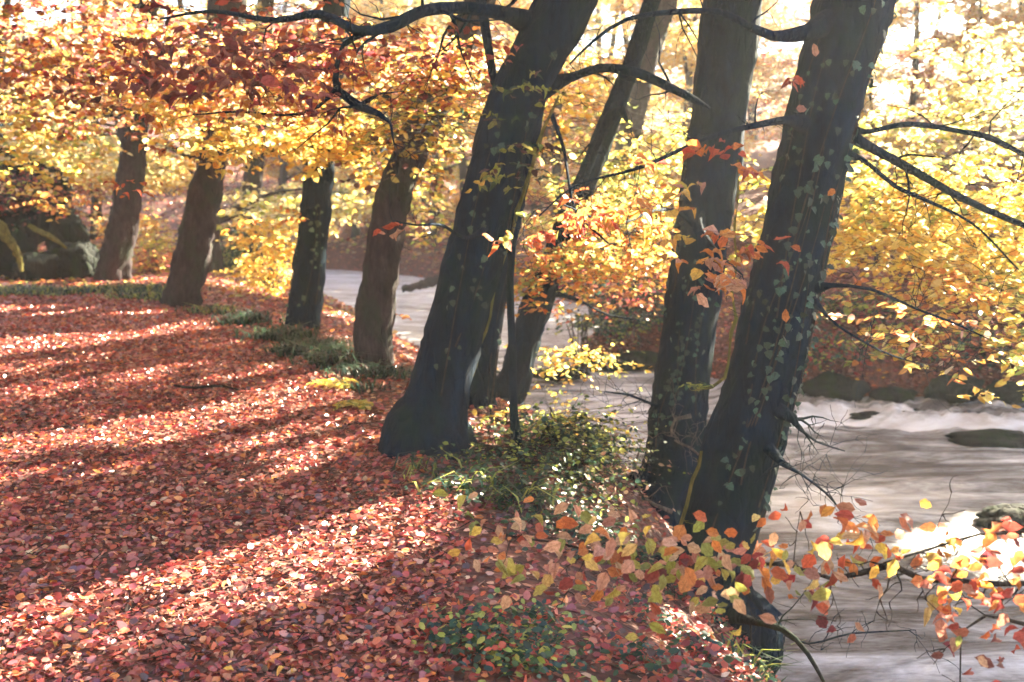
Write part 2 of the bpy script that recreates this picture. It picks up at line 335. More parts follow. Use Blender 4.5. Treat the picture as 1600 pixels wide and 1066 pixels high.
def foliage_mesh(name, lays, palettes, wire=.0035, leaf_mat=None):
    VV, FF, CC, MI = [], [], [], []; off = 0
    for (pos, ax, nrm, sz, A, B), pn in zip(lays, palettes):
        if len(pos):
            V, Fc = leaf_verts(pos, ax, nrm, sz); c = np.repeat(pal(pn, len(pos)), 6, 0)
            VV.append(V); FF.append(Fc + off); CC.append(c); MI.append(np.zeros(len(Fc))); off += len(V)
        if wire and len(A):
            V, Fc = wire_verts(A, B, wire); VV.append(V); FF.append(Fc + off); CC.append(np.tile([[.05, .04, .04]], (len(V), 1))); MI.append(np.ones(len(Fc))); off += len(V)
    me = raw_mesh(name, np.vstack(VV), np.vstack(FF), np.vstack(CC), np.concatenate(MI))
    me.materials.append(leaf_mat or LEAF); me.materials.append(TWIG); return me
# single leaves: six shaped, veined beech leaf meshes, base at the origin, axis +Y, face +Z
def beech_leaf_mesh(name, wide, curl, fold, seed, mt, lobes=0):
    r = np.random.default_rng(seed); n = 7; V, F, UV = [], [], []
    for i in range(n):
        t = i / (n - 1); wv_ = wide * (math.sin(math.pi * min(1, t * .96 + .04) ** .85) ** .75)
        if lobes: wv_ = wide * [.25, 1.0, .62, .8, .5, .3, 0][i]
        wv_ *= 1 + .09 * (-1) ** i + r.normal(0, .05)
        if i in (0, n - 1): wv_ = .012
        zc = -curl * (t - .35) ** 2 + r.normal(0, .012)
        for s in (-1, 0, 1):
            V.append((s * wv_, t + (.05 if s else 0), zc + (abs(s) * wv_ * fold + r.normal(0, .035) * abs(s)))); UV.append((s * wv_, t))
    for i in range(n - 1):
        for s in (0, 1): a = i * 3 + s; F.append((a, a + 1, a + 4, a + 3))
    me = raw_mesh(name, V, F); uv = me.uv_layers.new(name='UVMap')
    me.uv_layers.active.data.foreach_set('uv', np.array([UV[v] for f in F for v in f], np.float32).ravel())
    me.polygons.foreach_set('use_smooth', np.ones(len(F), bool)); me.materials.append(mt); return me
LEAVES = [beech_leaf_mesh('beech_leaf', w_, c_, f_, i, LEAF_ONE) for i, (w_, c_, f_) in enumerate([(.32, .35, .35), (.28, .6, .6), (.35, .15, .2), (.3, -.3, .5), (.2, .9, 1.1), (.33, .5, -.35), (.24, .5, .9), (.3, -.6, .3), (.18, 1.1, 1.3)])]
FALLEN = [beech_leaf_mesh('dry_leaf', w_, c_, f_, 20 + i, LITTER_ONE) for i, (w_, c_, f_) in enumerate([(.34, .5, .45), (.3, -.5, .5), (.36, .25, .3), (.26, .8, .8)])]
IVIES = [beech_leaf_mesh('ivy_leaf', w_, .2, f_, 40 + i, IVY, 1) for i, (w_, f_) in enumerate([(.5, .15), (.44, .3), (.55, -.1)])]
def frame(d, nrm):
    d = unit(d[None])[0]; s = unit(np.cross(d, nrm)[None])[0]; n_ = np.cross(s, d)
    return Matrix(((s[0], d[0], n_[0]), (s[1], d[1], n_[1]), (s[2], d[2], n_[2])))
def world_origin(o):
    return o.location.copy() if o.type == 'EMPTY' else Vector((0, 0, 0))      # meshes keep world coordinates
def put_leaves(parent, pos, ax, nrm, sz, cols, meshes, name='leaf'):
    base = world_origin(parent)
    for p, d, n_, s, c in zip(pos, ax, nrm, sz, cols):
        o = bpy.data.objects.new(name, random.choice(meshes)); o.color = (*c, 1); o.parent = parent
        o.matrix_basis = Matrix.Translation(Vector(p) - base) @ (frame(d, n_).to_4x4() @ Matrix.Scale(float(s), 4)); COL.objects.link(o)

# ------------------------------------------------------------------ trunks, boughs, twigs
def catmull(P, step):
    P = np.asarray(P, float); Q = np.vstack([2 * P[0] - P[1], P, 2 * P[-1] - P[-2]]); out = []
    for i in range(1, len(Q) - 2):
        n = max(1, int(np.linalg.norm(Q[i + 1][:3] - Q[i][:3]) / step))
        for t in np.linspace(0, 1, n, endpoint=False):
            a, b, c, d = Q[i - 1], Q[i], Q[i + 1], Q[i + 2]
            out.append(.5 * (2 * b + (c - a) * t + (2 * a - 5 * b + 4 * c - d) * t * t + (3 * b - a - 3 * c + d) * t ** 3))
    out.append(P[-1]); return np.array(out)
def tube(P4, seg=10, step=.1, rough=0., seed=0., closed=True):
    """P4 rows x, y, z, radius -> verts, quads"""
    C = catmull(P4, step); p, r = C[:, :3], np.maximum(C[:, 3], .001); t = unit(np.gradient(p, axis=0))
    ref = np.array([0, 1., 0.]) if abs(t[:, 1]).mean() < .8 else np.array([1., 0, 0]); s = unit(np.cross(t, ref)); b = np.cross(t, s)
    a = np.linspace(0, 2 * math.pi, seg, endpoint=False); L = np.concatenate([[0], np.cumsum(np.linalg.norm(np.diff(p, axis=0), axis=1))])
    rr = r[:, None] * np.ones((1, seg))
    if rough:
        q = L[:, None]; rr = rr * (1 + rough * (.5 * np.sin(3 * a[None] + 1.3 * q + seed) + .4 * np.sin(5 * a[None] - 2.2 * q + 2 * seed) + .35 * np.sin(7 * q + 2 * a[None] + seed) + .3 * np.sin(17 * q + 3 * a[None] + 3 * seed) + .3 * np.sin(9 * a[None] + 4 * np.sin(q * 2 + seed))
                 + .5 * rng.normal(size=rr.shape) + .9 * nz(a[None] * 1.0, q, 5.3, seed) * np.ones_like(rr)))
    V = p[:, None] + rr[..., None] * (s[:, None] * np.cos(a)[None, :, None] + b[:, None] * np.sin(a)[None, :, None])
    n = len(p); V = V.reshape(-1, 3); i = np.arange(n - 1)[:, None] * seg; j = np.arange(seg)[None]; k = (j + 1) % seg
    Fq = np.stack([i + j, i + k, i + seg + k, i + seg + j], -1).reshape(-1, 4)
    return V, Fq
def join(parts):
    V, Fq, o = [], [], 0
    for v, f in parts: V.append(v); Fq.append(f + o); o += len(v)
    return np.vstack(V), np.vstack(Fq)
def side_twigs(P4, n, length, depth=2, rad=.3, seed=0, up=0., bias=None):
    """forking side twigs off a bough; returns tubes"""
    r = np.random.default_rng(seed); C = catmull(P4, .08); out = []
    for _ in range(n):
        i = r.integers(len(C) // 5, len(C)); o = C[i]; t = unit((C[min(i + 1, len(C) - 1)][:3] - C[max(i - 1, 0)][:3])[None])[0]
        d = unit((t * r.uniform(.1, .8) + r.normal(0, .7, 3) + [0, 0, up] + (bias if bias is not None else 0))[None])[0]; L = length * r.uniform(.4, 1.1)
        q = [np.r_[o[:3], max(.0025, o[3] * rad)]]; p = o[:3].copy(); dd = d.copy()
        for s in range(5):
            dd = unit((dd + r.normal(0, .28, 3) + [0, 0, -.04])[None])[0]; p = p + dd * L / 5
            q.append(np.r_[p, max(.0012, q[0][3] * (1 - (s + 1) / 5.4))])
        q = np.array(q); out.append(tube(q, 5, .06))
        if depth > 1: out += side_twigs(q, 3, length * .5, depth - 1, .6, int(r.integers(1e6)), up)
    return out
def bough(parent, pts, D=None, twigs=0, tl=.5, material=None, name='branch', seed=1, up=0., seg=9, rough=.06, depth=2, bias=None):
    """pts: (px, py, depth, width in px)"""
    P4 = np.array([np.r_[at(x, y, d), w_ * d / FPX / 2] for x, y, d, w_ in pts])
    parts = [tube(P4, seg, .07, rough, seed)]
    if twigs: parts += side_twigs(P4, twigs, tl, depth, .35, seed, up, bias)
    V, Fq = join(parts); return link(name, raw_mesh(name, V, Fq), parent, [material or BARK], True), P4

TREES = {}
def tree(key, label, base_px, pts, mt, cat='tree', D=None, top=10., flare=1.5, seed=0, rough=.09, group=None, depth_drift=0.):
    """pts: (px, py, width px) from foot to top, at the depth where the foot meets the land"""
    g = ground_hit(*base_px) if D is None else at(*base_px, D); D = g[1]
    g[2] = land(np.array([g[0]]), np.array([g[1]]))[0]
    rows = [np.r_[at(x, y, D + depth_drift * max(0, (base_px[1] - y)) / 700), w_ * D / FPX / 2] for x, y, w_ in pts]
    foot = np.r_[g[0], g[1], g[2] - .9, rows[0][3] * flare * 1.1]; rows = [foot, np.r_[rows[0][0], rows[0][1], g[2] + .02, rows[0][3] * flare]] + rows[1:] if rows[0][2] < g[2] + .15 else [foot] + rows
    e = rows[-1]; p = rows[-2]; dv = (e[:3] - p[:3]); dv = dv / np.linalg.norm(dv); z = e[2]; cur = e.copy()
    while cur[2] < top:
        dv = unit((dv + np.array([rng.normal(0, .05), rng.normal(0, .05), .08]))[None])[0]
        cur = np.r_[cur[:3] + dv * 1.4, max(.04, cur[3] * .84)]; rows.append(cur)
    root = thing('beech_tree' if cat == 'tree' else cat, label, cat, g, group)
    V, Fq = tube(np.array(rows), 30, .06, rough, seed)
    # root flare: buttresses near the foot
    ang = np.arctan2(V[:, 1] - g[1], V[:, 0] - g[0]); hgt = np.clip(1 - (V[:, 2] - g[2]) / .55, 0, 1.2)
    bt = .1 if flare < 1.1 else .2
    k = 1 + bt * hgt ** 2 * np.sin(4 * ang + seed) + bt * .6 * hgt ** 2 * np.sin(7 * ang + 2 * seed) + .12 * np.clip(hgt - .75, 0, 1) * (flare > 1.1)
    V[:, 0] = g[0] + (V[:, 0] - g[0]) * np.where(hgt > 0, k, 1); V[:, 1] = g[1] + (V[:, 1] - g[1]) * np.where(hgt > 0, k, 1)
    link('trunk', raw_mesh('trunk', V, Fq), root, [mt], True)
    root['_d'] = D; TREES[key] = (root, np.array(rows), D); return root, np.array(rows), D
T1 = tree('T1', 'leaning brown-trunked beech furthest up the path, foot in grass beside the dark boulders', (180, 437), [(178, 440, 52), (190, 360, 44), (205, 260, 40), (213, 170, 38), (222, 60, 36), (232, -40, 34)], BARK2, flare=.98, seed=1)
T2 = tree('T2', 'purplish brown leaning beech second along the path, between two other trunks', (287, 477), [(285, 480, 56), (300, 400, 54), (318, 310, 46), (335, 230, 42), (350, 130, 40), (368, -20, 38)], BARK2, flare=.98, seed=2)
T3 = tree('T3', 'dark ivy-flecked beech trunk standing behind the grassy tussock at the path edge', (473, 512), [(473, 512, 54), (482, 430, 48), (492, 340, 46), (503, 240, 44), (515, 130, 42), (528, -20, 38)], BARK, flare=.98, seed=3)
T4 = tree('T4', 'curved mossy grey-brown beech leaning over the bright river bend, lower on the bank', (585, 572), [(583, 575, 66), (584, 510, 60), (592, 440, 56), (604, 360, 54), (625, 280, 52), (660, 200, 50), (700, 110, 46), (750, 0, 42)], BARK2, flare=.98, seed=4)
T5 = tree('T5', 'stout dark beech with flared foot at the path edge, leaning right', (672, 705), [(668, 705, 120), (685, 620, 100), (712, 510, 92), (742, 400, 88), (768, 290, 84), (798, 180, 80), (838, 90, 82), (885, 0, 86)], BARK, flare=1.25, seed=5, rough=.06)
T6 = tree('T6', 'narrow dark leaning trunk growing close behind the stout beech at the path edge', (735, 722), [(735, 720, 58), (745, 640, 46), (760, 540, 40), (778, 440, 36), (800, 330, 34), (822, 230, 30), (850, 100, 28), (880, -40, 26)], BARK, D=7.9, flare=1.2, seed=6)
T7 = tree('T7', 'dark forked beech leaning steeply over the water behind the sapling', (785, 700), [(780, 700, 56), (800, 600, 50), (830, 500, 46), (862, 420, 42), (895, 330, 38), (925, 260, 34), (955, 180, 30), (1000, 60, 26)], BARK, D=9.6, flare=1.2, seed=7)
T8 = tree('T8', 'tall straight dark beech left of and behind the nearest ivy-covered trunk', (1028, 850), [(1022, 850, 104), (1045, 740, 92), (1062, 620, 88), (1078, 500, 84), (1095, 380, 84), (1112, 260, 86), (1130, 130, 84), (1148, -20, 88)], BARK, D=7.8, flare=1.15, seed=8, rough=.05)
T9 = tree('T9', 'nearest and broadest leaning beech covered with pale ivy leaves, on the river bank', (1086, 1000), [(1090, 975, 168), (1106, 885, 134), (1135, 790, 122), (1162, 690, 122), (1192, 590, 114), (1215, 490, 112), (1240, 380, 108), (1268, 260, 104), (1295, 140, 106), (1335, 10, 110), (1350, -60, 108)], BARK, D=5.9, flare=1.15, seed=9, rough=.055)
SAP = tree('SAP', 'thin bare dark sapling in front of the two leaning trunks', (808, 742), [(808, 740, 15), (802, 640, 14), (800, 540, 12), (797, 450, 12), (800, 360, 10), (790, 250, 8)], BARK, cat='sapling', D=6.5, top=2.2, flare=1.2, seed=10, rough=.04)
BK = tree('BK', 'faint brown leaning trunk across the river seen high between the two big beeches', (940, 470), [(940, 470, 36), (960, 330, 36), (985, 200, 36), (1015, 70, 38), (1050, -30, 36)], BARK2, D=24, seed=11)
B2 = tree('B2', 'slender pale trunk in the haze between second and third path trees', (385, 440), [(385, 440, 34), (392, 330, 30), (400, 200, 28), (410, 60, 26)], BARK2, D=24, seed=12)

# boughs of the near trees
b5a, _ = bough(T5[0], [(835, 40, 6.5, 40), (790, 22, 6.2, 24), (720, 12, 5.9, 20), (660, 18, 5.7, 17), (610, 42, 5.6, 19), (560, 48, 5.5, 14), (500, 22, 5.5, 13), (430, 32, 5.5, 9), (330, 18, 5.6, 6), (250, 30, 5.7, 3)], twigs=14, tl=.55, seed=21)
b5b, _ = bough(T5[0], [(850, 135, 6.6, 40), (890, 122, 6.5, 16), (940, 106, 6.4, 14), (995, 114, 6.3, 15), (1050, 138, 6.3, 14), (1085, 156, 6.3, 12), (1110, 170, 6.3, 4)], twigs=6, tl=.4, seed=22)
b5c, _ = bough(T5[0], [(575, 48, 5.5, 12), (538, 70, 5.6, 8), (526, 105, 5.7, 8), (528, 142, 5.8, 13), (560, 165, 5.8, 14), (592, 178, 5.8, 9), (610, 192, 5.8, 5), (616, 225, 5.8, 2.5)], twigs=10, tl=.5, seed=23)
bough(T5[0], [(530, 130, 5.8, 9), (500, 165, 5.9, 5), (450, 180, 6., 4), (370, 175, 6.1, 3.5), (300, 180, 6.2, 2.5)], twigs=10, tl=.5, seed=123)
b5d, _ = bough(T5[0], [(770, 350, 6.5, 14), (730, 372, 5.9, 6), (690, 352, 5.5, 5), (650, 352, 5.3, 3), (615, 345, 5.2, 2)], twigs=3, tl=.2, seed=24, name='branch')
b5e, _ = bough(T5[0], [(862, 180, 6.5, 8), (880, 230, 6.35, 5), (885, 260, 6.2, 5), (900, 330, 6.0, 4), (950, 380, 5.8, 3)], twigs=6, tl=.4, seed=25)
b9a, _ = bough(T9[0], [(1300, 30, 5.85, 46), (1262, 50, 5.7, 26), (1205, 56, 5.6, 15), (1170, 42, 5.6, 12), (1130, 20, 5.6, 10), (1060, 18, 5.6, 9), (980, 30, 5.6, 7), (930, 62, 5.6, 5), (890, 100, 5.6, 3)], twigs=12, tl=.5, seed=26)
b9b, _ = bough(T9[0], [(1300, 195, 5.9, 34), (1345, 222, 5.9, 17), (1430, 268, 6., 13), (1500, 308, 6.1, 11), (1600, 352, 6.2, 10), (1740, 400, 6.3, 7)], twigs=8, tl=.5, seed=27)
b9c, _ = bough(T9[0], [(1300, 190, 5.9, 26), (1350, 206, 5.9, 9), (1420, 194, 6., 9), (1500, 205, 6.1, 8), (1545, 215, 6.1, 10), (1600, 242, 6.2, 7), (1700, 300, 6.3, 4)], twigs=9, tl=.5, seed=28)
b9d, _ = bough(T9[0], [(1300, 235, 5.9, 22), (1345, 248, 5.8, 8), (1400, 292, 5.8, 7), (1440, 310, 5.8, 6), (1520, 350, 5.8, 4), (1590, 420, 5.8, 2.5)], twigs=9, tl=.45, seed=29)
b9e, _ = bough(T9[0], [(1260, 195, 5.8, 34), (1228, 188, 5.6, 14), (1180, 196, 5.5, 10), (1100, 218, 5.4, 7), (1000, 262, 5.3, 5), (900, 290, 5.3, 3), (840, 340, 5.3, 2)], twigs=14, tl=.45, seed=30)
b9f, _ = bough(T9[0], [(1270, 450, 5.8, 24), (1300, 446, 5.7, 8), (1360, 452, 5.6, 5), (1430, 482, 5.6, 4), (1490, 505, 5.6, 3.5), (1545, 530, 5.6, 2)], twigs=8, tl=.35, seed=31)
b9g, _ = bough(T9[0], [(1260, 465, 5.8, 26), (1282, 482, 5.7, 8), (1310, 510, 5.7, 4), (1380, 550, 5.7, 3.5), (1440, 570, 5.7, 2)], twigs=7, tl=.35, seed=32)
b9h, _ = bough(T9[0], [(1200, 700, 5.7, 22), (1222, 724, 5.6, 12), (1250, 740, 5.5, 5), (1290, 770, 5.5, 4), (1315, 800, 5.5, 2)], twigs=16, tl=.4, seed=33, depth=2)
b9i, _ = bough(T9[0], [(1215, 640, 5.7, 26), (1240, 655, 5.65, 16), (1248, 670, 5.6, 5), (1275, 690, 5.6, 4), (1320, 705, 5.6, 2.5)], twigs=8, tl=.3, seed=34)
b8a, _ = bough(T8[0], [(1050, 640, 7.7, 10), (1020, 632, 7.7, 5), (985, 618, 7.7, 4), (945, 612, 7.6, 2.5)], twigs=14, tl=.5, material=BARK, seed=35)
b8b, _ = bough(T8[0], [(1080, 650, 7.5, 8), (1055, 655, 7.5, 5), (1050, 685, 7.6, 4), (1080, 700, 7.5, 4), (1100, 720, 7.4, 3)], twigs=10, tl=.35, material=BARE, seed=36)
b8c, _ = bough(T8[0], [(1050, 800, 7.5, 8), (1010, 780, 7.5, 5), (992, 740, 7.6, 4), (1000, 700, 7.5, 3)], twigs=12, tl=.4, material=BARE, seed=37)
b8d, _ = bough(T8[0], [(1090, 360, 7.7, 10), (1060, 332, 7.4, 6), (1020, 330, 6.7, 5), (960, 350, 6.1, 4), (880, 320, 5.7, 3)], twigs=12, tl=.4, seed=38)
b8e, _ = bough(T8[0], [(1100, 330, 7.7, 9), (1094, 348, 7.2, 6), (1115, 385, 6.1, 5), (1160, 430, 5.1, 3)], twigs=7, tl=.3, seed=39)
b7a, _ = bough(T7[0], [(905, 310, 9.6, 14), (915, 280, 9.4, 9), (935, 225, 9.2, 12), (955, 182, 9.1, 20), (972, 172, 9., 15), (980, 190, 8.95, 5)], twigs=6, tl=.5, seed=40)
b7b, _ = bough(T7[0], [(850, 450, 9.5, 20), (905, 470, 9.8, 5), (950, 492, 10, 4), (1000, 500, 10, 3)], twigs=8, tl=.5, seed=41)
b3a, _ = bough(T3[0], [(500, 250, 12.4, 16), (450, 232, 11.5, 8), (400, 240, 11, 5), (330, 230, 10.5, 3)], twigs=8, tl=.6, seed=42)
b1a, _ = bough(T1[0], [(205, 175, 18, 12), (150, 182, 16, 7), (60, 190, 14, 5), (-40, 200, 13, 4)], twigs=8, tl=.8, seed=43)
b4a, _ = bough(T4[0], [(650, 215, 12.5, 20), (600, 235, 11.5, 9), (540, 240, 11, 6), (470, 225, 10.5, 3)], twigs=9, tl=.6, seed=44)

# climbing stems lit along the trunk edges
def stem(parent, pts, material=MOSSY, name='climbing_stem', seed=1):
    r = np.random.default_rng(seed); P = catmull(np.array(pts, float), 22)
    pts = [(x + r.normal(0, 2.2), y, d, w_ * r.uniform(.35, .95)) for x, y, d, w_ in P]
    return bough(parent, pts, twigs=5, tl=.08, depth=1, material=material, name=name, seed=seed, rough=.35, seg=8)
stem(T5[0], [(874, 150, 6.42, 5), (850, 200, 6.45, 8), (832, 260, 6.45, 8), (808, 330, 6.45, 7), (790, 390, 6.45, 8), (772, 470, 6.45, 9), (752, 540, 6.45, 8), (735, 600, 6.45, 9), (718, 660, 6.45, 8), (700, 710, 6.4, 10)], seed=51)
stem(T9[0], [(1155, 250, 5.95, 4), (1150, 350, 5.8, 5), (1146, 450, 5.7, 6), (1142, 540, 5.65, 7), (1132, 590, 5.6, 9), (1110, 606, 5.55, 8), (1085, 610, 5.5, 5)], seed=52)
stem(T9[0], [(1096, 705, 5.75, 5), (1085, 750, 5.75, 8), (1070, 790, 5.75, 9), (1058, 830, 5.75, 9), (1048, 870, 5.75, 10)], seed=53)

# ivy leaves on the trunks: each a part
def ivy(key, n, y0, y1, size, shade=(.045, .14, .11)):
    root, rows, D = TREES[key]; C = catmull(rows, .05); pos, ax, nr, cs = [], [], [], []
    z0, z1 = at(800, y1, D)[2], at(800, y0, D)[2]; C = C[(C[:, 2] > z0) & (C[:, 2] < z1)]; k = max(3, n // 22); tubes = []
    for i in range(k):                                   # clinging strands, leaves set along them in tufts
        m_ = min(len(C), int(rng.uniform(14, 40))); st_ = rng.integers(0, len(C) - m_ + 1); a0 = rng.uniform(-2.8, -.3); idx = np.arange(st_, st_ + m_)
        an = a0 + .25 * np.sin(np.linspace(0, rng.uniform(2, 5), m_) + i); o_ = np.stack([np.cos(an), np.sin(an), 0 * an], 1); P4 = np.hstack([C[idx, :3] + o_ * C[idx, 3:4] * 1.03, np.linspace(.006, .0025, m_)[:, None]]); tubes.append(tube(P4[::3] if m_ > 12 else P4, 5, .08))
        for _ in range(n // k):
            q = int(m_ * rng.uniform(0, 1) ** .8) % m_; c = C[idx[q]]; a = an[q] + rng.normal(0, .16); o = np.array([math.cos(a), math.sin(a), 0]); pos.append(c[:3] + o * c[3] * 1.07 + [0, 0, rng.normal(0, .02)]); ax.append(np.array([rng.normal(0, .7), 0, -1 + rng.normal(0, .6)]) + .25 * o); nr.append(o + rng.normal(0, .35, 3)); cs.append(np.array(shade) * rng.choice([.3, .5, .75, 1.1], p=[.3, .3, .22, .18]))
    V, Fq = join(tubes); link('ivy_strands', raw_mesh('ivy_strands', V, Fq), root, [TWIG], True)['kind'] = 'stuff'
    put_leaves(root, np.array(pos), np.array(ax), np.array(nr), size * rng.uniform(.5, 1.3, len(pos)), cs, IVIES, 'ivy_leaf')
ivy('T9', 298, -20, 860, .045); ivy('T8', 130, -20, 700, .042); ivy('T5', 60, 60, 690, .045, (.05, .13, .1)); ivy('T3', 50, 270, 505, .06, (.12, .25, .18)); ivy('T6', 20, 400, 700, .045)

# ------------------------------------------------------------------ foliage of the near trees
def spray(parent, c_px, D, rad, ntw, size, p, name='foliage', n_single=0, **k):
    c = at(*c_px, D); lay = layout(c, rad, ntw, size, **k)
    return (lay, p)
BRIGHT = []
def sunpath(p):
    t = p[:, 2] / SUN[2]; return lit(p[:, 0] - SUN[0] * t, p[:, 1] - SUN[1] * t) & (p[:, 2] > .4) & (rng.uniform(0, 1, len(p)) < .975)
def foliage(parent, specs, name='foliage', wire=.0035):
    lays, ps = [], []
    for (x, y, D, rx, ry, rz, ntw, size, p) in specs:
        size *= 1.15; ntw = int(ntw * .9)
        c = at(x, y, D); tt = c[2] / SUN[2]; BRIGHT.append((c - SUN * tt, rx + .3, ry + .3 + rz))
        lays.append(layout(at(x, y, D), (rx, ry, rz), ntw, size, reject=sunpath)); ps.append(p)
    o = link(name, foliage_mesh(name, lays, ps, wire), parent); o['kind'] = 'stuff'; return o
def singles(parent, specs):
    for (x, y, D, rx, ry, rz, ntw, size, p) in specs:
        pos, ax, nrm, sz, A, B = layout(at(x, y, D), (rx, ry, rz), ntw, size, per=(4, 7), length=(.15, .4), flat=.55)
        put_leaves(parent, pos, ax, nrm, sz, pal(p, len(pos)), LEAVES)
        V, Fq = wire_verts(A, B, .0022); link('twig', raw_mesh('twig', V, Fq), parent, [TWIG])['kind'] = 'stuff'
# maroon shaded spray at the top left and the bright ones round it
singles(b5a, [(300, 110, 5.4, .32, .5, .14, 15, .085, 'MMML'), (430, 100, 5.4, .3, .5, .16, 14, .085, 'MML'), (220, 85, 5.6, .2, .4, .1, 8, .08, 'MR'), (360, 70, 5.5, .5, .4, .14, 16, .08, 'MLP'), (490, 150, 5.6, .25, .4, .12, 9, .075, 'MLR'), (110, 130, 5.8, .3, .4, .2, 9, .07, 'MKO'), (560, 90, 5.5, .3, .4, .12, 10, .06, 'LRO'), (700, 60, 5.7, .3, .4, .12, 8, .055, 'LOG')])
singles(b5c, [(220, 145, 6.2, .12, .3, .09, 5, .06, 'Y'), (330, 205, 6.2, .25, .4, .12, 9, .055, 'YG'), (380, 150, 6.1, .25, .4, .1, 7, .06, 'OG'), (350, 235, 6.2, .15, .3, .1, 7, .065, 'Y'), (190, 285, 6.3, .12, .2, .04, 4, .05, 'OR'), (470, 180, 6., .3, .4, .1, 8, .05, 'OG'), (240, 210, 6.2, .1, .3, .1, 4, .05, 'MO')])
singles(b5d, [(690, 352, 5.4, .08, .15, .04, 2, .075, 'P'), (635, 350, 5.3, .04, .1, .02, 1, .06, 'R'), (760, 355, 5.5, .1, .1, .03, 2, .08, 'PO'), (810, 360, 5.4, .1, .12, .08, 4, .08, 'ORE'), (760, 275, 5.9, .05, .1, .08, 2, .075, 'EY')])
singles(b5e, [(810, 200, 6.1, .16, .15, .32, 14, .07, 'EKD'), (790, 250, 6.1, .1, .15, .1, 4, .07, 'EK'), (865, 350, 5.8, .1, .2, .1, 5, .08, 'OR'), (910, 330, 5.7, .18, .2, .1, 8, .08, 'ORG'), (840, 150, 6.2, .1, .12, .1, 3, .06, 'EK')])
singles(b9e, [(1145, 225, 5.3, .1, .1, .12, 4, .085, 'RO'), (1000, 250, 5.3, .06, .1, .06, 2, .08, 'RO'), (960, 330, 5.4, .2, .2, .08, 7, .085, 'OGR'), (1240, 130, 5.3, .05, .05, .2, 1, .06, 'R')])
singles(b8d, [(1000, 340, 5.6, .16, .2, .08, 6, .09, 'OGY'), (1010, 370, 5.8, .2, .3, .08, 8, .07, 'GY')])
singles(b8e, [(1100, 395, 5.1, .16, .12, .09, 8, .09, 'OPG'), (1150, 380, 5.1, .08, .1, .06, 3, .09, 'OR'), (1165, 450, 5., .04, .05, .02, 1, .12, 'P'), (1085, 300, 5.2, .06, .1, .08, 2, .08, 'YP')])
# few dead leaves caught on the near trunk
for x, y, s in ((1235, 385, .07), (1228, 505, .075), (1275, 90, .07), (1305, 295, .05), (1243, 170, .06), (625, 672, .05)):
    D = 5.55 if x > 700 else 6.35; put_leaves(T9[0] if x > 700 else T5[0], [at(x, y, D)], [np.array([rng.normal(), .1, rng.normal() * .5])], [np.array([.2, -1, .35])], [s], pal('PO', 1), LEAVES, 'caught_leaf')
foliage(T9[0], [(1500, 90, 12, 1.1, 1.5, .6, 150, .08, 'YCC'), (1420, 190, 12, .8, 1.2, .5, 90, .08, 'YCE'), (1560, 190, 11, .8, 1.2, .4, 110, .08, 'CCE'), (1480, 300, 9, 1.1, 1.5, .35, 330, .075, 'YYEG'), (1400, 380, 9, .7, 1.2, .25, 210, .075, 'YYG'), (1560, 390, 9.5, .8, 1.2, .5, 260, .08, 'YGE'), (1360, 270, 9, .3, .8, .3, 60, .075, 'YE'), (1470, 440, 8, .5, .7, .1, 60, .07, 'YGO'), (1500, 520, 7.5, .5, .6, .18, 45, .07, 'GOYE'), (1590, 500, 8, .3, .5, .5, 60, .075, 'YGE'), (1430, 495, 6.2, .22, .3, .06, 11, .065, 'OPG'), (1500, 575, 6, .12, .2, .2, 6, .06, 'YG')], wire=.003)
foliage(T8[0], [(960, 330, 9, .9, 1, .3, 150, .065, 'YGO'), (1020, 400, 9.5, .7, 1, .3, 170, .06, 'OGY'), (900, 400, 9.2, .5, .6, .25, 100, .055, 'OGE'), (1200, 330, 9, .3, .8, .5, 80, .07, 'YE')])
foliage(T7[0], [(950, 270, 11, .8, 1.2, .9, 320, .075, 'YEE'), (900, 150, 11, 1., 1.2, .6, 230, .07, 'YGP'), (1030, 220, 11.5, .5, 1, .7, 130, .075, 'YEG'), (880, 552, 9.8, .55, .4, .08, 60, .055, 'YGE'), (850, 430, 9.2, .3, .4, .35, 60, .055, 'GEO'), (960, 440, 12, 1, 1, .4, 180, .06, 'OGL')])
foliage(T3[0], [(420, 215, 11, 1., 1, .2, 130, .08, 'YYCG'), (540, 220, 11, .7, 1, .3, 130, .08, 'YG'), (510, 235, 11.2, .2, .5, .1, 30, .09, 'Y'), (400, 335, 12, .8, 1, .08, 14, .08, 'OG')])
foliage(T4[0], [(640, 240, 10.5, .5, .8, .4, 90, .08, 'EKG'), (700, 150, 10.5, .8, .8, .5, 140, .07, 'YPG'), (590, 490, 12.2, .3, .3, .1, 8, .06, 'O'), (600, 120, 9.5, 1.2, 1, .5, 250, .07, 'OGPY'), (690, 110, 8.5, .5, .7, .4, 150, .065, 'OGPYL'), (640, 190, 9, .5, .7, .3, 110, .07, 'YGEK'), (665, 165, 9, .4, .7, .25, 120, .07, 'YEGD'), (450, 60, 8.5, .8, .8, .3, 110, .07, 'LMOK'), (650, 330, 14, .5, 1, .5, 60, .08, 'YEP')])
foliage(T2[0], [(320, 110, 12, 1.2, 1.5, .5, 230, .085, 'OGYLPC'), (260, 165, 12, .7, 1, .2, 70, .085, 'YCGO'), (440, 120, 12, 1, 1.5, .5, 170, .08, 'OGLPC')])
foliage(T1[0], [(90, 100, 12, 1.4, 1.5, .8, 320, .085, 'EGMOPKL'), (50, 220, 13, .8, 1.5, .6, 170, .085, 'EYCG'), (180, 60, 13, 1.2, 1.5, .6, 220, .085, 'GYOPLC'), (90, 310, 15, .4, 1, .25, 30, .08, 'OGY')])

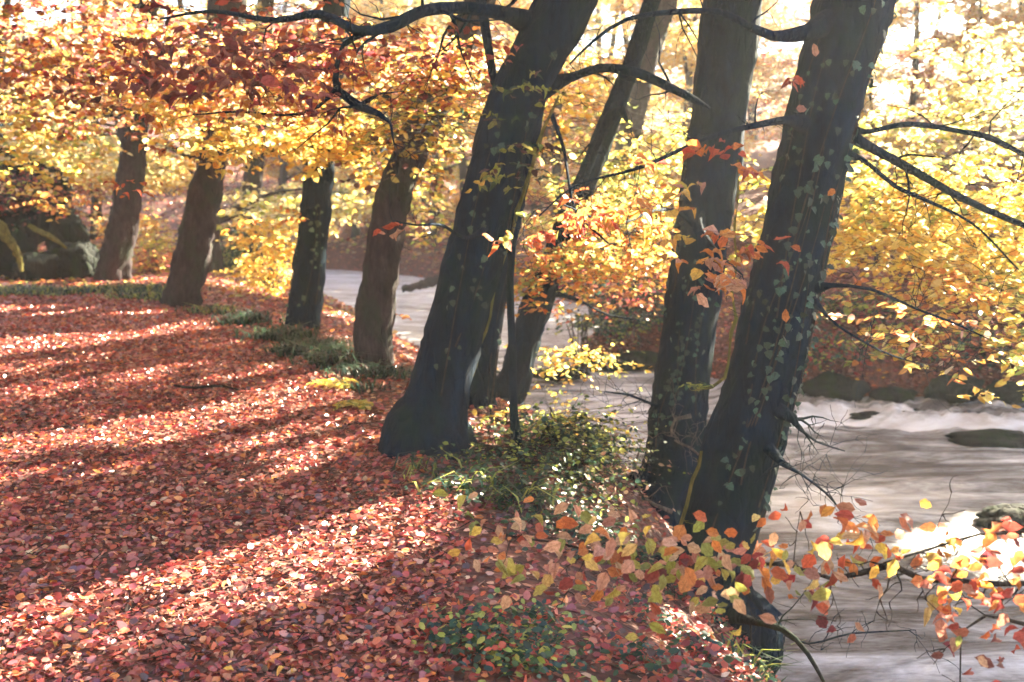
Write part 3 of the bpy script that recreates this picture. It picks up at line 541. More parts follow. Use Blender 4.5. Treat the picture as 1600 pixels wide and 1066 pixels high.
# ------------------------------------------------------------------ canopy: unseen crowns, leaves placed along the sun for shade, left out above lit strips
# footprints, along the sun, of foliage that itself shades the path
def canopy():
    n = 210000
    g = np.stack([rng.uniform(-14, 12.0, n), rng.uniform(1.2, 24, n)], 1); g = g[(g[:, 1] < 17) | (g[:, 0] > 2)]; n = len(g)
    h0 = (1.7 + .19 * g[:, 1]) / .755 + .3; h = h0 + rng.uniform(0, 1, n) ** 1.3 * 5
    t = h / SUN[2]; pos = np.stack([g[:, 0] + SUN[0] * t, g[:, 1] + SUN[1] * t, h], 1)
    onw = g[:, 0] > np.interp(g[:, 1], [4, 8, 12, 16], [1.2, 1.2, .6, -.6])
    gw = pos[:, :2] - SUN[None, :2] * ((h - WATER_Z) / SUN[2])[:, None]
    ok = np.where(onw, nz(gw[:, 0], gw[:, 1], 1.1, 4) + .5 * nz(gw[:, 0], gw[:, 1], 3.3, 1) < 1.0 - 1.1 * np.exp(-((gw[:, 0] - 4.6) / 1.3) ** 2 - ((gw[:, 1] - 8.6) / 1.1) ** 2), ~lit(g[:, 0], g[:, 1]) & (nz(g[:, 0] * 1.3, g[:, 1] * 1.7, 2.3, 7) > -.8))
    ok &= np.where(onw, rng.uniform(0, 1, n) < .85, True)
    for c, rx, ry in BRIGHT:
        q = ((g[:, 0] - c[0]) / (rx * .8)) ** 2 + ((g[:, 1] - c[1]) / (ry * 1.1)) ** 2 < 1; ok &= ~(q & (rng.uniform(0, 1, n) < .85))
    keys = ['T5', 'T6', 'T7', 'T8', 'T9', 'T4', 'T3', 'T2', 'T1', 'BK']; tops = []
    for k in keys:
        C = catmull(TREES[k][1], .5); tops.append(C[C[:, 2] > 4.][:, :3].mean(0) if (C[:, 2] > 4).any() else C[-1, :3])
    return pos[ok], keys, np.array(tops)
cpos, ckeys, ctops = canopy()
near = np.argmin(np.hypot(cpos[:, None, 0] - ctops[None, :, 0], cpos[:, None, 1] - ctops[None, :, 1]) , 1)
for i, k in enumerate(ckeys):
    s = near == i; m_ = int(s.sum())
    if m_ < 10: continue
    lay = (cpos[s], unit(rng.normal(size=(m_, 3))), unit(rng.normal(size=(m_, 3)) * .5 + SUN), rng.uniform(.18, .27, m_), np.zeros((0, 3)), np.zeros((0, 3)))
    o = link('crown', foliage_mesh('crown', [lay], ['YGEO'], 0), TREES[k][0]); o['kind'] = 'stuff'  # leaf sheet shaped by the shade it has to cast
    # limbs reaching into that crown
    C = catmull(TREES[k][1], .4); C = C[C[:, 2] > 3.2]; P = cpos[s]
    for q in range(4):
        a = C[rng.integers(len(C) // 3, len(C))]; e = P[rng.integers(m_)]; mid = (a[:3] + e) / 2 + [0, 0, .5]
        V, Fq = tube(np.array([np.r_[a[:3], min(.1, a[3] * .6)], np.r_[mid, .05], np.r_[e, .015]]), 7, .3, .05, q)
        link('limb', raw_mesh('limb', V, Fq), TREES[k][0], [BARK], True)

# ------------------------------------------------------------------ woodland behind: a few kinds, each tree its own copy
def forest_proto(p, label, h=11., n=1500, size=.13, low=.02, spread=2.8, group=None):
    root = thing('woodland_tree', label, 'tree', (0, 0, 0), group)
    lean = rng.uniform(-.12, .22); rows = [np.array([lean * z + .2 * math.sin(z * .6), .15 * math.sin(z * .4), z, max(.03, .2 * (1 - z / h * .85))]) for z in np.linspace(-.4, h, 9)]
    V, Fq = tube(np.array(rows), 12, .3, .07, rng.uniform(0, 9)); link('trunk', raw_mesh('trunk', V, Fq), root, [BARK2], True)
    C = catmull(np.array(rows), .3); parts = []; cen = []
    for i in range(11):
        z = h * (low + .08 + (.9 - low) * i / 11); c = C[np.argmin(abs(C[:, 2] - z))]; a = rng.uniform(0, 6.28); L = spread * rng.uniform(.6, 1.1) * (1 - .4 * i / 11)
        e = c[:3] + [math.cos(a) * L, math.sin(a) * L, rng.uniform(-.5, .9)]; parts.append(tube(np.array([np.r_[c[:3], c[3] * .5], np.r_[(c[:3] + e) / 2 + [0, 0, .3], .03], np.r_[e, .01]]), 6, .3, .05)); cen += [e, (c[:3] + e) / 2]
    V, Fq = join(parts); link('limbs', raw_mesh('limbs', V, Fq), root, [BARK2], True)['kind'] = 'stuff'
    lays = [layout(c, (1.1, 1.1, .45), n // len(cen), size, per=(8, 12), length=(.4, .9)) for c in cen]
    o = link('crown', foliage_mesh('crown', lays, [p] * len(lays), .005), root); o['kind'] = 'stuff'
    return root
FLAB = {'y': 'hazy yellow-leaved woodland tree in the backlit wood beyond the water', 'g': 'golden orange woodland tree among yellow ones in the backlit wood', 'e': 'yellow-green woodland tree glowing in the haze behind others',
        'o': 'russet and gold woodland tree in the mist on the far slope', 'p': 'pale straw-coloured tree almost lost in the bright haze'}
protos = {'y': forest_proto('YCCG', FLAB['y'], group='yellow trees of the background wood'), 'g': forest_proto('GOYC', FLAB['g'], group='golden trees of the background wood'), 'e': forest_proto('YECC', FLAB['e'], group='yellow-green trees of the background wood'),
          'o': forest_proto('OGLC', FLAB['o'], group='russet trees of the background wood'), 'p': forest_proto('CCP', FLAB['p'], group='pale trees of the background wood')}
first = {k: True for k in protos}
def plant(k, x, y, s=1., rz=None):
    src = protos[k]; r = src
    if not first[k]:
        r = src.copy(); COL.objects.link(r)
        for ch in src.children: c = ch.copy(); COL.objects.link(c); c.parent = r; c.matrix_parent_inverse = Matrix.Identity(4)
    first[k] = False
    z = land(np.array([x]), np.array([y]), False)[0]
    r.location = (x, y, z - .1); r.scale = (s, s, s); r.rotation_euler = (0, 0, rng.uniform(0, 6.28) if rz is None else rz); return r
wood = []
tries = 0
while len(wood) < 58 and tries < 6000:
    tries += 1
    y = rng.uniform(17, 58); x = rng.uniform(-.62, .66) * y + rng.uniform(-1, 1)
    X, Y = np.array([x]), np.array([y])
    if inside(X, Y, RIVER)[0] or min(dist_poly(X, Y, RIVER)) < 1.6: continue
    if y < 21 and x < -1: continue
    if any(math.hypot(x - a, y - b) < 2.6 for a, b, _ in wood): continue
    k = rng.choice(list('yyggeeop')) if x < 0 else rng.choice(list('yyyegop')); wood.append((x, y, k))
for x, y in [(-9.5, 1), (-12, 6), (-11, 11.5), (-16, 3), (-17, 10), (-14, 15), (-20, 15), (-6, -4), (-1, -6), (-11, -4), (4.5, -6), (-4, -10), (2, -12), (8, -11), (-10, -11), (-17, -6), (-22, 5)]:  # unseen trees added to block skylight and deepen the shade
    r = plant('ygoeg'[int(abs(x * 7 + y)) % 5], x, y, 1.15); r['label'] = 'unseen tree of the wood, added beside and behind the viewpoint to cut skylight'; r['group'] = 'added trees around the viewpoint'
placed = []
wood += [(-6.3, 41.5, 'y'), (-3, 39.5, 'e'), (-9, 45, 'y'), (-1.6, 37, 'y'), (-7.2, 48, 'p'), (-4.6, 44.5, 'g'), (-11, 50, 'o'), (-1, 43, 'e'), (-5, 51, 'y')]
for x, y, k in wood:
    z = land(np.array([x]), np.array([y]), False)[0]; s_ = rng.uniform(.75, 1.15)
    az = np.array([math.sin(SUN_AZ), math.cos(SUN_AZ)]); q = np.array([[x, y]]) - az * np.linspace(2, 70, 137)[:, None]     # the sunbeams that reach the path pass over this tree
    hit_ = (q[:, 0] > -9) & (q[:, 0] < 1.5) & (q[:, 1] > 3) & (q[:, 1] < 17)
    if hit_.any():
        s_ = min(s_, max(.35, (.5 * np.linspace(2, 70, 137)[hit_].min() - z) / 12.2))
    r = plant(k, x, y, s_); upx = 800 + FPX * x / y
    z = next(i for i, v in enumerate([90, 190, 270, 330, 470, 600, 760, 860, 1020, 1180, 1330, 1480, 1e9]) if upx < v)
    placed.append((z, k, y, r))
ZONE = ['at the left edge over the boulders', 'left of the furthest path beech', 'just right of the furthest path beech', 'behind the second path beech', 'between the second and third path trunks', 'between the third trunk and the curved beech', 'over the bright river bend', 'behind the stout beech and its twin', 'behind the steeply leaning forked beech', 'behind the two biggest trunks', 'just right of the nearest trunk', 'over the right bank', 'at the right edge']
NM = {'y': 'yellow tree', 'g': 'golden orange tree', 'e': 'yellow-green tree', 'o': 'russet tree', 'p': 'pale straw tree'}
for z in range(13):
    for k in 'ygeop':
        q = sorted((p for p in placed if p[0] == z and p[1] == k), key=lambda p: p[2])
        for i, p in enumerate(q):
            p[3]['label'] = ((['nearest ', 'second nearest ', 'third nearest ', 'fourth nearest ', 'fifth nearest ', 'sixth nearest ', 'seventh nearest ', 'eighth nearest ', 'ninth nearest ', 'tenth nearest ', 'eleventh nearest '][min(i, 10)]) if len(q) > 1 else 'single ') + NM[k] + ' of the wood, ' + ZONE[z]

# ------------------------------------------------------------------ fallen leaves
def litter_points(n, x0, x1, y0, y1, test):
    X = rng.uniform(x0, x1, n); Y = y0 + (y1 - y0) * rng.uniform(0, 1, n) ** 1.45
    k = test(X, Y); return X[k], Y[k]
def litter(parent, X, Y, size, p, name, lift=.012, tilt=.5):
    n = len(X); z = land(X, Y) + lift; a = rng.uniform(0, 6.28, n)
    pos = np.stack([X, Y, z + .02 * rng.uniform(0, 1, n) ** 2], 1); ax = np.stack([np.cos(a), np.sin(a), rng.normal(0, .2, n)], 1)
    nrm = unit(np.array([0, 0, 1.]) + rng.normal(0, tilt, (n, 3)))
    lay = (pos, ax, nrm, size, np.zeros((0, 3)), np.zeros((0, 3)))
    o = link(name, foliage_mesh(name, [lay], [p], 0, LITTER), parent); o['kind'] = 'stuff'; return o
X, Y = litter_points(300000, -10.5, .8, 2.7, 19, lambda X, Y: inside(X, Y, PATH) & (np.abs(X) < .56 * Y + .6))
litter(path, X, Y, (.017 + .034 * rng.uniform(0, 1, len(X)) ** 1.6) * (.85 + Y / 20), 'LLLLLLLLLKKKRRPOO', 'fallen_leaves', .024, .7)
X, Y = litter_points(60000, -8, 2.2, 2.7, 19, lambda X, Y: ~inside(X, Y, PATH) & ~inside(X, Y, RIVER) & (np.abs(X) < .56 * Y + .6))
litter(ground, X, Y, rng.uniform(.028, .05, len(X)) * (.9 + Y / 22), 'LLLLKPO', 'fallen_leaves', .008)
X = rng.uniform(1, 14, 42000); Y = rng.uniform(14, 27, 42000); k = ~inside(X, Y, RIVER)
litter(ground, X[k], Y[k], rng.uniform(.06, .11, k.sum()), 'LLLKKMOG', 'fallen_leaves', .01)
X = rng.uniform(-20, -1, 36000); Y = rng.uniform(16, 36, 36000); k = ~inside(X, Y, RIVER) & ~inside(X, Y, PATH)
litter(ground, X[k], Y[k], rng.uniform(.07, .13, k.sum()), 'LLOGPKE', 'fallen_leaves', .01)
X = rng.uniform(-24, 8, 30000); Y = rng.uniform(34, 60, 30000); k = ~inside(X, Y, RIVER)
litter(ground, X[k], Y[k], rng.uniform(.14, .24, k.sum()), 'LLOGPKED', 'fallen_leaves', .01)
q = 700; Y = 3 + 12 * rng.uniform(0, 1, q) ** 1.4; X = rng.uniform(-.6, .1, q) * Y; k = inside(X, Y, PATH); X, Y = X[k], Y[k]; q = len(X); a = rng.uniform(0, 6.28, q); L_ = rng.uniform(.03, .16, q) * (.7 + Y / 14)
A = np.stack([X, Y, land(X, Y) + .05], 1); B = A + np.stack([np.cos(a) * L_, np.sin(a) * L_, rng.normal(0, .012, q)], 1); V, Fq = wire_verts(A, B, rng.uniform(.0012, .003, q)); link('fallen_twigs', raw_mesh('fallen_twigs', V, Fq), path, [TWIG])['kind'] = 'stuff'
# the largest-looking leaves of the path, one by one
q = 300; Y = 3.3 + 2.2 * rng.uniform(0, 1, q) ** 1.5; X = rng.uniform(-.5, .05, q) * Y; kk = inside(X, Y, PATH); X, Y = X[kk], Y[kk]; q = len(X)
a = rng.uniform(0, 6.28, q)
put_leaves(path, np.stack([X, Y, land(X, Y) + rng.uniform(.035, .05, q)], 1), np.stack([np.cos(a), np.sin(a), rng.normal(0, .1, q)], 1), unit(np.array([0, 0, 1.]) + rng.normal(0, .25, (q, 3))), rng.uniform(.03, .046, q), pal('LLLPOGK', q), FALLEN)

# ------------------------------------------------------------------ the bough hanging across the foreground, from a young beech on the bank to the right
FG = tree('FG', 'young beech whose leafy bough reaches in from the right edge over the river bank', None, [(2350, 1500, 120), (2320, 1000, 110), (2300, 600, 100), (2300, 200, 90)], BARK, D=2.6, top=5.5, flare=1.2, seed=61) if False else None
fgr = thing('young_beech_tree', 'young beech whose leafy coloured bough hangs across the bottom right foreground', 'tree', (3.05, 2.5, land(np.array([3.05]), np.array([2.5]))[0]))
fz = fgr.location[2]
V, Fq = tube(np.array([[3.05, 2.5, fz - .25, .1], [3.02, 2.5, fz + .4, .085], [2.95, 2.52, .6, .07], [2.9, 2.6, 2, .06], [2.98, 2.7, 4, .03], [3.0, 2.8, 5.2, .01]]), 16, .08, .06, 3); link('trunk', raw_mesh('trunk', V, Fq), fgr, [BARK], True)
def raw_bough(first_pt, pts, parent, twigs, tl, seed, material=TWIG, name='branch', depth=2):
    P4 = np.array(([np.r_[first_pt]] if first_pt is not None else []) + [np.r_[at(x, y, d), w_ * d / FPX / 2] for x, y, d, w_ in pts])
    V, Fq = join([tube(P4, 8, .05, .08, seed)] + side_twigs(P4, twigs, tl, depth, .4, seed, -.15)); return link(name, raw_mesh(name, V, Fq), parent, [material], True)
fb1 = raw_bough([2.93, 2.56, .85, .045], [(1900, 780, 2.8, 18), (1720, 880, 2.9, 14), (1600, 912, 3., 9), (1500, 908, 3., 9), (1440, 905, 3., 10), (1395, 884, 3.05, 11), (1345, 896, 3.1, 10), (1300, 905, 3.1, 7), (1240, 885, 3.1, 6), (1150, 880, 3.15, 6), (1050, 886, 3.2, 5), (960, 872, 3.2, 4), (880, 850, 3.2, 4), (800, 838, 3.25, 3), (735, 815, 3.3, 2)], fgr, 34, .22, 71)
fb2 = raw_bough([2.93, 2.56, .7, .04], [(1900, 900, 2.75, 12), (1720, 985, 2.85, 8), (1600, 975, 2.9, 7), (1540, 962, 2.9, 5), (1505, 985, 2.9, 3.5), (1500, 1066, 2.9, 2.5)], fgr, 14, .22, 72)
fb3 = raw_bough([2.93, 2.56, .95, .04], [(1800, 760, 2.9, 9), (1600, 830, 3., 4), (1530, 835, 3.05, 4), (1440, 862, 3.1, 4), (1380, 880, 3.1, 3)], fgr, 14, .25, 73)
def hang(parent, lst, D=3.05, size=.056):
    for x, y, n, p in lst:
        c = at(x, y, D + rng.uniform(-.12, .12)); n = max(1, int(n * 1.75))
        pos = c + rng.normal(0, 1, (n, 3)) * [.075, .09, .034] + [0, 0, .035]
        ax = np.stack([rng.normal(0, .75, n), rng.normal(0, .35, n), rng.uniform(-1.1, .12, n)], 1); nr = unit(np.stack([rng.normal(0, .45, n), np.full(n, -.7), rng.uniform(-.1, 1.1, n)], 1))
        put_leaves(parent, pos, ax, nr, size * rng.uniform(.65, 1.15, n), pal(p, n), LEAVES)
        A = np.repeat(c[None] + [[.04, .02, .03]], n, 0); V, Fq = wire_verts(A, pos, .0011); link('twig', raw_mesh('twig', V, Fq), parent, [TWIG])['kind'] = 'stuff'
hang(fb1, [(1080, 860, 5, 'PO'), (985, 860, 5, 'PY'), (1190, 875, 6, 'PYE'), (890, 860, 5, 'PE'), (1100, 905, 5, 'PPE'), (1395, 850, 4, 'OP'), (725, 818, 4, 'PE'), (760, 880, 6, 'EYP'), (790, 850, 4, 'ORP'), (850, 885, 6, 'EPY'), (865, 830, 4, 'PO'), (940, 850, 4, 'YPO'), (925, 900, 5, 'ERP'), (960, 880, 6, 'OPE'), (1000, 885, 11, 'PEE'), (1040, 905, 12, 'PEL'), (1065, 870, 6, 'PEO'), (905, 870, 6, 'POE'), (1130, 900, 8, 'PEL'), (1010, 930, 5, 'PE'), (820, 890, 4, 'YEP'), (1090, 885, 6, 'PE'), (1110, 930, 6, 'EPP'), (1160, 900, 7, 'POE'), (1172, 945, 3, 'EY'), (1215, 880, 7, 'RPO'), (1250, 915, 7, 'PLE'), (1290, 935, 5, 'EP'), (1280, 965, 3, 'EPR'), (1235, 850, 5, 'OYR'), (1300, 850, 7, 'ORP'), (1325, 820, 5, 'OGP'), (1370, 865, 6, 'YOR'), (1345, 915, 4, 'RO'), (1420, 885, 5, 'OR'), (1270, 995, 2, 'LE')])
hang(fb2, [(1500, 940, 8, 'ORY'), (1545, 955, 8, 'ORP'), (1585, 965, 6, 'RO'), (1500, 990, 5, 'EOP'), (1535, 1035, 4, 'LM'), (1565, 1055, 3, 'LM'), (1480, 930, 5, 'ORL'), (1595, 1000, 4, 'LO')], 2.9, .053)
hang(fb3, [(1470, 895, 7, 'YGO'), (1520, 900, 6, 'OGY'), (1560, 890, 6, 'ROL'), (1595, 860, 5, 'RLO'), (1540, 850, 3, 'RL'), (1450, 860, 3, 'YO'), (1595, 920, 5, 'OR')], 2.95, .053)
# mossy bare branch arching down by the foot of the nearest trunk
bough(T9[0], [(1140, 960, 5.7, 30), (1180, 972, 5.2, 12), (1225, 985, 4.9, 10), (1262, 1022, 4.8, 8), (1300, 1090, 4.7, 5)], twigs=5, tl=.35, material=ROCK, seed=75)
bough(T9[0], [(1150, 900, 5.7, 16), (1240, 1000, 5.1, 5), (1330, 990, 4.9, 3), (1420, 985, 4.9, 2)], twigs=8, tl=.3, seed=76)

# ------------------------------------------------------------------ rocks, logs, shrubs, ferns, grass
def boulder(name, label, cat, px, py, D, sx, sy, sz, seed, m=None, z=None):
    c = at(px, py, D); n1, n2 = 36, 22; th, ph = np.meshgrid(np.linspace(0, 2 * math.pi, n1, endpoint=False), np.linspace(.02, math.pi - .02, n2), indexing='ij')
    d = np.stack([np.cos(th) * np.sin(ph), np.sin(th) * np.sin(ph), np.cos(ph)], -1)
    r_ = 1 + .06 * nz(d[..., 1] + d[..., 2] * 1.3, d[..., 0] - seed, 11, seed) + .22 * nz(d[..., 0] + seed, d[..., 1] * 1.2 + d[..., 2], 2.1, seed) + .07 * nz(d[..., 0] - d[..., 2], d[..., 1] + seed, 5.3, seed) + .03 * rng.normal(size=th.shape)
    V = (c + d * r_[..., None] * [sx, sy, sz]).reshape(-1, 3); i = np.arange(n1)[:, None] * n2; j = np.arange(n2 - 1)[None]; i2 = ((np.arange(n1) + 1) % n1)[:, None] * n2
    Fq = np.stack([i + j, i + j + 1, i2 + j + 1, i2 + j], -1).reshape(-1, 4); o = link(name, raw_mesh(name, V, Fq), None, [m or ROCK], True); return tag(o, label, cat)
boulder('river_rock', 'flat mossy rock in the river just below the weir, right edge', 'rock', 1548, 688, 12.6, .55, .35, .13, 1)
boulder('river_rock', 'small dark mossy rock at the right edge halfway down the river', 'rock', 1595, 818, 9.4, .42, .3, .15, 2)
boulder('river_rock', 'low wet rock breaking the white crest of the weir', 'rock', 1385, 650, 14.0, .5, .22, .1, 3)
boulder('river_rock', 'low dark rock just under the water crest left of the small one', 'rock', 870, 585, 16.6, .5, .25, .1, 4)
for i, (x, y, D, a, b, c, l) in enumerate([(10, 395, 18.8, .5, .5, .42, 'dark boulder lowest at the left edge beside the far path'), (62, 418, 18.6, .4, .4, .3, 'low dark boulder left of centre in the heap by the far path'), (118, 412, 18.9, .42, .4, .36, 'dark boulder of the heap nearest the furthest path beech'), (-45, 420, 18.6, .5, .5, .4, 'dark boulder cut by the left edge, lowest of the heap'), (0, 320, 19.6, .55, .5, .45, 'big dark boulder high at the left edge above the log'), (55, 345, 19.5, .5, .4, .4, 'dark boulder behind the sunlit mossy log'), (100, 365, 19.6, .4, .4, .4, 'dark boulder in the middle of the heap, behind the lower ones'), (20, 275, 20.4, .6, .5, .5, 'topmost dark boulder at the left edge under yellow leaves'), (70, 292, 20.6, .45, .4, .4, 'small dark boulder high in the heap under the yellow leaves')]):
    boulder('boulder', l, 'boulder', x, y, D, a, b, c, 10 + i * 3)
def log(name, label, pts, m, seed=0):
    P4 = np.array([np.r_[at(x, y, d), w_ * d / FPX / 2] for x, y, d, w_ in pts]); V, Fq = tube(P4, 12, .06, .4, seed)
    return tag(link(name, raw_mesh(name, V, Fq), None, [m], True), label, 'log')
log('fallen_log', 'sunlit mossy yellow log slanting down between boulders at the left edge', [(-14, 335, 18.0, 9), (8, 366, 17.95, 13), (26, 396, 17.9, 10), (34, 425, 17.9, 5)], MOSSY, 1)
log('fallen_log', 'short sunlit mossy log lying right of the slanting one among boulders', [(44, 352, 18.0, 4), (62, 362, 17.95, 8), (82, 372, 17.9, 7), (104, 388, 17.9, 3)], MOSSY, 2)
log('driftwood_log', 'brown driftwood log lying across the bright water of the far bend', [(628, 452, 27, 8), (665, 443, 27, 12), (700, 430, 27, 11), (740, 424, 27, 6)], BARK2, 3)
def shrub(label, px, py, D, rx, ry, rz, ntw, size, p, seed, stems=6, name='shrub', m=None, ground_z=None):
    c = at(px, py, D); gz_ = land(c[0:1], c[1:2])[0] if ground_z is None else ground_z
    c[2] = max(c[2], gz_ + rz * .75)
    root = thing(name, label, 'shrub', (c[0], c[1], gz_)); r = np.random.default_rng(seed); parts = []
    for _ in range(stems):
        e = c + r.normal(0, .5, 3) * [rx, ry, rz * .6]; parts.append(tube(np.array([[c[0] + r.normal(0, .06), c[1] + r.normal(0, .06), gz_ - .08, .01 + rx * .008], np.r_[(c + [0, 0, 0] + e) / 2 + r.normal(0, .05, 3), .008], np.r_[e, .003]]), 5, .12, 0)); parts += side_twigs(np.array([np.r_[c[0], c[1], gz_, .008], np.r_[e, .004]]), 4, .3 + rx * .2, 1, .6, int(r.integers(1e5)), .2)
    V, Fq = join(parts); link('stems', raw_mesh('stems', V, Fq), root, [TWIG], True)['kind'] = 'stuff'
    if ntw: o = link('foliage', foliage_mesh('foliage', [layout(c, (rx, ry, rz), ntw, size)], [p], .002, m), root); o['kind'] = 'stuff'
    return root
shrub('green and yellow leaved shrub on the bank right of the thin sapling', 865, 765, 7.0, .34, .36, .14, 250, .045, 'DDEED', 1, m=GREEN)
shrub('yellow-leaved low bush above the green shrub beside the water', 860, 690, 8.4, .35, .3, .07, 40, .05, 'YEEG', 2)
shrub('dark green bramble patch on the bank below the thin sapling', 780, 800, 6.3, .34, .25, .09, 150, .04, 'DDE', 3, m=GREEN)
shrub('small leafy bush at the waterline left of the second big beech', 935, 800, 7.4, .13, .2, .1, 45, .045, 'DEP', 4, m=GREEN)
shrub('leafy green bush with reddish leaves low on the bank left of the big trunks', 875, 835, 6.4, .22, .26, .08, 120, .042, 'DDEP', 31, m=GREEN)
shrub('dark scrub growing over the boulder heap at the left edge', 40, 300, 18.8, .9, .4, .45, 190, .085, 'DKKL', 41)
shrub('yellow-leaved low shoots between the twin trunks at the path edge', 790, 700, 7.4, .22, .15, .12, 22, .05, 'YEG', 5)
shrub('dark evergreen bush on the tip of the far bank across the water', 1005, 520, 18.6, .75, .7, .5, 330, .085, 'DDD', 6, m=GREEN)
shrub('low dark green bush at the waterline of the far bank spit', 960, 562, 18.1, .95, .35, .18, 170, .08, 'DDDE', 7, m=GREEN)
shrub('bare twiggy shrub standing in front of the far white water', 905, 500, 17.2, .5, .2, .4, 0, .05, 'D', 8, stems=11, ground_z=-1.4)
shrub('dark shrub low on the right bank behind the nearest trunk', 1290, 570, 15.3, .6, .35, .22, 160, .085, 'DDEL', 9, m=GREEN)
shrub('dark tangled bush on the far bank at the right edge', 1560, 570, 14.9, .7, .4, .24, 190, .085, 'DDL', 10, m=GREEN)
shrub('straw-coloured twiggy bush between the two left path beeches', 235, 400, 21, .5, .4, .5, 120, .09, 'YPE', 11)
shrub('bright yellow bush behind the third trunk down the slope', 420, 400, 18, .6, .5, .7, 220, .09, 'YYG', 12)
shrub('dark green bush in haze between second and third trunks', 352, 405, 22, .45, .4, .55, 150, .09, 'DDE', 13, m=GREEN)
shrub('russet and yellow bush behind the foot of the first beeches', 245, 425, 20, .4, .3, .35, 80, .08, 'OLY', 14)
for i, (x, y, D, a, b, c, l) in enumerate([(1300, 612, 14.85, .5, .3, .22, 'mossy mound at the waterline just right of the nearest trunk'), (1400, 618, 14.6, .33, .25, .12, 'low mossy rock under the far bank behind the weir'), (1490, 610, 14.5, .42, .3, .2, 'mossy rock hump at the foot of the right bank'), (1585, 612, 14.4, .36, .3, .15, 'dark rock at the waterline by the right edge'), (985, 565, 17.9, .9, .5, .25, 'mossy rock shelf under the evergreen bush across the water'), (1030, 545, 18.6, .8, .6, .45, 'rounded mossy rock left of the two big beeches across the water')]):
    boulder('bank_rock', l, 'rock', x, y, D, a, b, c, 30 + i)
shrub('dark leafy undergrowth halfway up the right bank behind the nearest trunk', 1330, 520, 16.3, .9, .5, .22, 240, .095, 'DDLE', 21, m=GREEN)
shrub('orange and green bush hanging low over the right bank', 1450, 560, 15.3, .8, .4, .2, 170, .09, 'DOLE', 22)
shrub('brownish bush on the slope at the right edge', 1560, 480, 16.6, 1., .5, .3, 220, .095, 'DLKE', 23)
shrub('dark undergrowth seen between the two big trunks and the forked beech', 1000, 440, 22, 1.6, 1, .6, 260, .1, 'DDLO', 24)
def blades(label, spots, name='grass_clump', pn='D', length=.28, seed=0, cat='grass'):
    V, Fq, C = [], [], []; o = 0
    for (px, py, n, rx) in spots:
        g = ground_hit(px, py); X = g[0] + rng.normal(0, rx, n); Y = g[1] + rng.normal(0, rx * .6, n); Z = land(X, Y)
        a = rng.uniform(0, 6.28, n); L = length * rng.uniform(.4, 1.2, n); out = np.stack([np.cos(a), np.sin(a), np.zeros(n)], 1) * (L * rng.uniform(.5, 1.5, n))[:, None]; b = np.stack([X, Y, Z], 1); w_ = .004 * (1 + g[1] / 8)
        sd2 = np.stack([-np.sin(a), np.cos(a), np.zeros(n)], 1) * w_
        p1 = b + out * .35 + np.array([0, 0, 1.]) * (L * .5)[:, None]; p2 = b + out + np.array([0, 0, 1.]) * (L * rng.uniform(.2, .7, n))[:, None]
        v = np.stack([b - sd2, b + sd2, p1 + sd2, p1 - sd2, p2 + sd2 * .2, p2 - sd2 * .2], 1).reshape(-1, 3); k = np.arange(n)[:, None] * 6
        V.append(v); Fq.append(np.concatenate([k + [0, 1, 2, 3], k + [3, 2, 4, 5]]) + o); C.append(np.repeat(pal(pn, n), 6, 0)); o += len(v)
    ob = link(name, raw_mesh(name, np.vstack(V), np.vstack(Fq), np.vstack(C) * .8), None, [GREEN]); return tag(ob, label, cat, kind='stuff')
blades('dark green grass tussock in front of the third trunk', [(385, 508, 250, .16), (440, 535, 450, .18), (492, 560, 800, .17), (520, 575, 200, .12)], pn='DDDDK', length=.27)
blades('green grass at the foot of the curved mossy beech', [(590, 588, 330, .2), (560, 610, 60, .12)], pn='DDDK', length=.17)
blades('sunlit grass along the far edge of the path', [(60, 462, 800, .45), (205, 458, 800, .4), (225, 470, 300, .25), (330, 492, 120, .2)], pn='EDD', length=.22)
blades('long pale grass and moss hanging below the nearest trunk', [(1190, 1000, 90, .06), (1220, 1040, 120, .1), (1185, 1060, 120, .1)], pn='EDD', length=.16)
blades('grass blades on the leafy bank beside the thin sapling', [(650, 745, 16, .06), (760, 780, 90, .18), (800, 790, 90, .18), (700, 755, 14, .1)], pn='DDE', length=.22)
def fern(label, c, fr, L, pn, facing=None, seed=0):
    root = thing('fern', label, 'fern', c); r = np.random.default_rng(seed)
    for i in range(fr):
        a = r.uniform(0, 6.28) if facing is None else facing[i % len(facing)]; h = np.array([math.cos(a), math.sin(a) * .6, 0]); n = 16; t = np.linspace(0, 1, n); l = L * r.uniform(.8, 1.1)
        q = np.array(c) + h * (l * t)[:, None] * .85 + np.array([0, 0, 1.]) * (l * (.75 * t - .75 * t * t))[:, None]; tg = unit(np.gradient(q, axis=0)); sd3 = unit(np.cross(tg, [0, 0, 1.])); pos = np.repeat(q[2:], 2, 0); sg = np.tile([1, -1], n - 2)[:, None]
        ax = np.repeat(sd3[2:], 2, 0) * sg + .35 * np.repeat(tg[2:], 2, 0); V, Fq = leaf_verts(pos, ax, np.tile([0, -.3, 1.], (len(pos), 1)), np.repeat(l * .26 * np.sin(math.pi * (t[2:] * .85 + .12)), 2), .16)
        V2, F2 = wire_verts(q[:-1], q[1:], .002); me = raw_mesh('frond', np.vstack([V, V2]), np.vstack([Fq, F2 + len(V)]), np.vstack([np.repeat(pal(pn, len(pos)), 6, 0), np.tile([[.2, .2, .05]], (len(V2), 1))])); link('frond', me, root, [LEAF])
ground_p = lambda x, y: ground_hit(x, y) + np.array([0, 0, .02])
fern('yellow dying fern on the path edge left of the stout beech', ground_p(525, 612), 7, .32, 'Y', seed=1)
fern('yellow fern fronds lower right of the first one, before the flared foot', ground_p(562, 645), 7, .3, 'YE', seed=2)
fern('small green fern growing from the climbing stem between the two big beeches', at(1092, 612, 5.5), 5, .17, 'DE', [1.2, 1.9, 2.4, .9], 3)
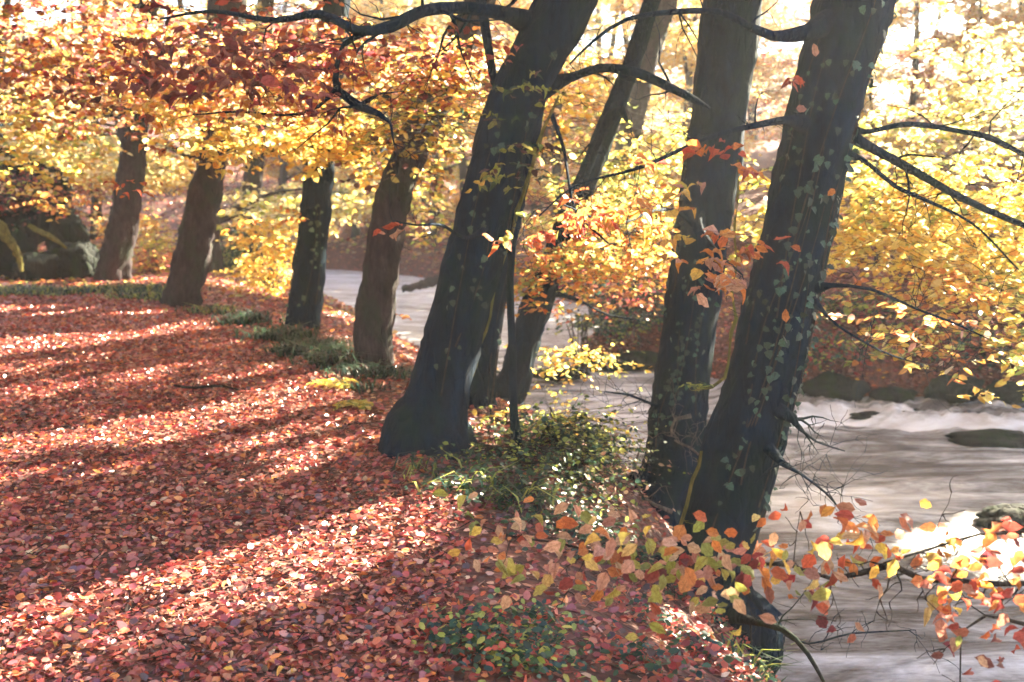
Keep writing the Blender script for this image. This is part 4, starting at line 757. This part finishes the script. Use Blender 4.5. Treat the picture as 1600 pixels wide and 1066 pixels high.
def cover(label, spots, pn, size=.03, name='ivy_ground_cover', m=None):
    P_, A_, N_, S_ = [], [], [], []
    for px, py, n, r_ in spots:
        g = ground_hit(px, py); X = g[0] + rng.normal(0, r_, n); Y = g[1] + rng.normal(0, r_, n); k = ~inside(X, Y, RIVER); X, Y = X[k], Y[k]; n = len(X)
        P_.append(np.stack([X, Y, land(X, Y) + rng.uniform(.03, .11, n)], 1)); a = rng.uniform(0, 6.28, n); A_.append(np.stack([np.cos(a), np.sin(a), rng.normal(-.2, .3, n)], 1)); N_.append(unit(np.array([0, -.3, 1.]) + rng.normal(0, .5, (n, 3)))); S_.append(size * rng.uniform(.6, 1.5, n))
    lay = (np.vstack(P_), np.vstack(A_), np.vstack(N_), np.concatenate(S_), np.zeros((0, 3)), np.zeros((0, 3)))
    return tag(link(name, foliage_mesh(name, [lay], [pn], 0, m or GREEN)), label, 'ground cover', kind='stuff')
cover('green ivy and herbs spreading over the near bank at the bottom centre', [(760, 1020, 500, .12), (830, 1050, 400, .1), (720, 1000, 120, .08), (850, 990, 120, .08)], 'DDDER')
cover('dark ivy and red leaves under the near trunk at the bottom', [(1050, 1000, 500, .12), (1110, 1040, 500, .12), (1000, 1050, 300, .1), (1080, 950, 300, .12)], 'DDKLR', .034)
cover('ivy carpet over the bank between shrub and big beeches', [(850, 800, 900, .3), (900, 830, 900, .28), (780, 770, 400, .22), (940, 850, 300, .15)], 'DDKK', .036)
st = raw_bough(None, [(272, 602, 8.2, 4), (300, 606, 8.2, 5), (345, 603, 8.25, 4), (385, 613, 8.2, 2)], None, 3, .2, 81, name='fallen_stick'); tag(st, 'thin fallen stick lying on the sunlit far strip of the path', 'stick')
for o in (st,):
    for v in o.data.vertices: v.co.z = max(v.co.z, .03)

# ------------------------------------------------------------------ haze (last: closed box round everything)
def haze():
    x0, x1, y0, y1, z0, z1 = -152, 152, -42, 172, -3.6, 24.
    V = [(x, y, z) for z in (z0, z1) for y in (y0, y1) for x in (x0, x1)]
    Fh = [(0, 2, 3, 1), (4, 5, 7, 6), (0, 1, 5, 4), (2, 6, 7, 3), (0, 4, 6, 2), (1, 3, 7, 5)]
    m, n = mat('haze'); out = N(n, 'OutputMaterial'); p = N(n, 'VolumePrincipled')
    p.inputs['Color'].default_value = (.93, .97, 1, 1); p.inputs['Density'].default_value = HAZE_DENSITY; p.inputs['Anisotropy'].default_value = .4
    n.links.new(p.outputs[0], out.inputs['Volume']); o = link('haze', raw_mesh('haze', V, Fh), None, [m]); o['kind'] = 'stuff'
haze()
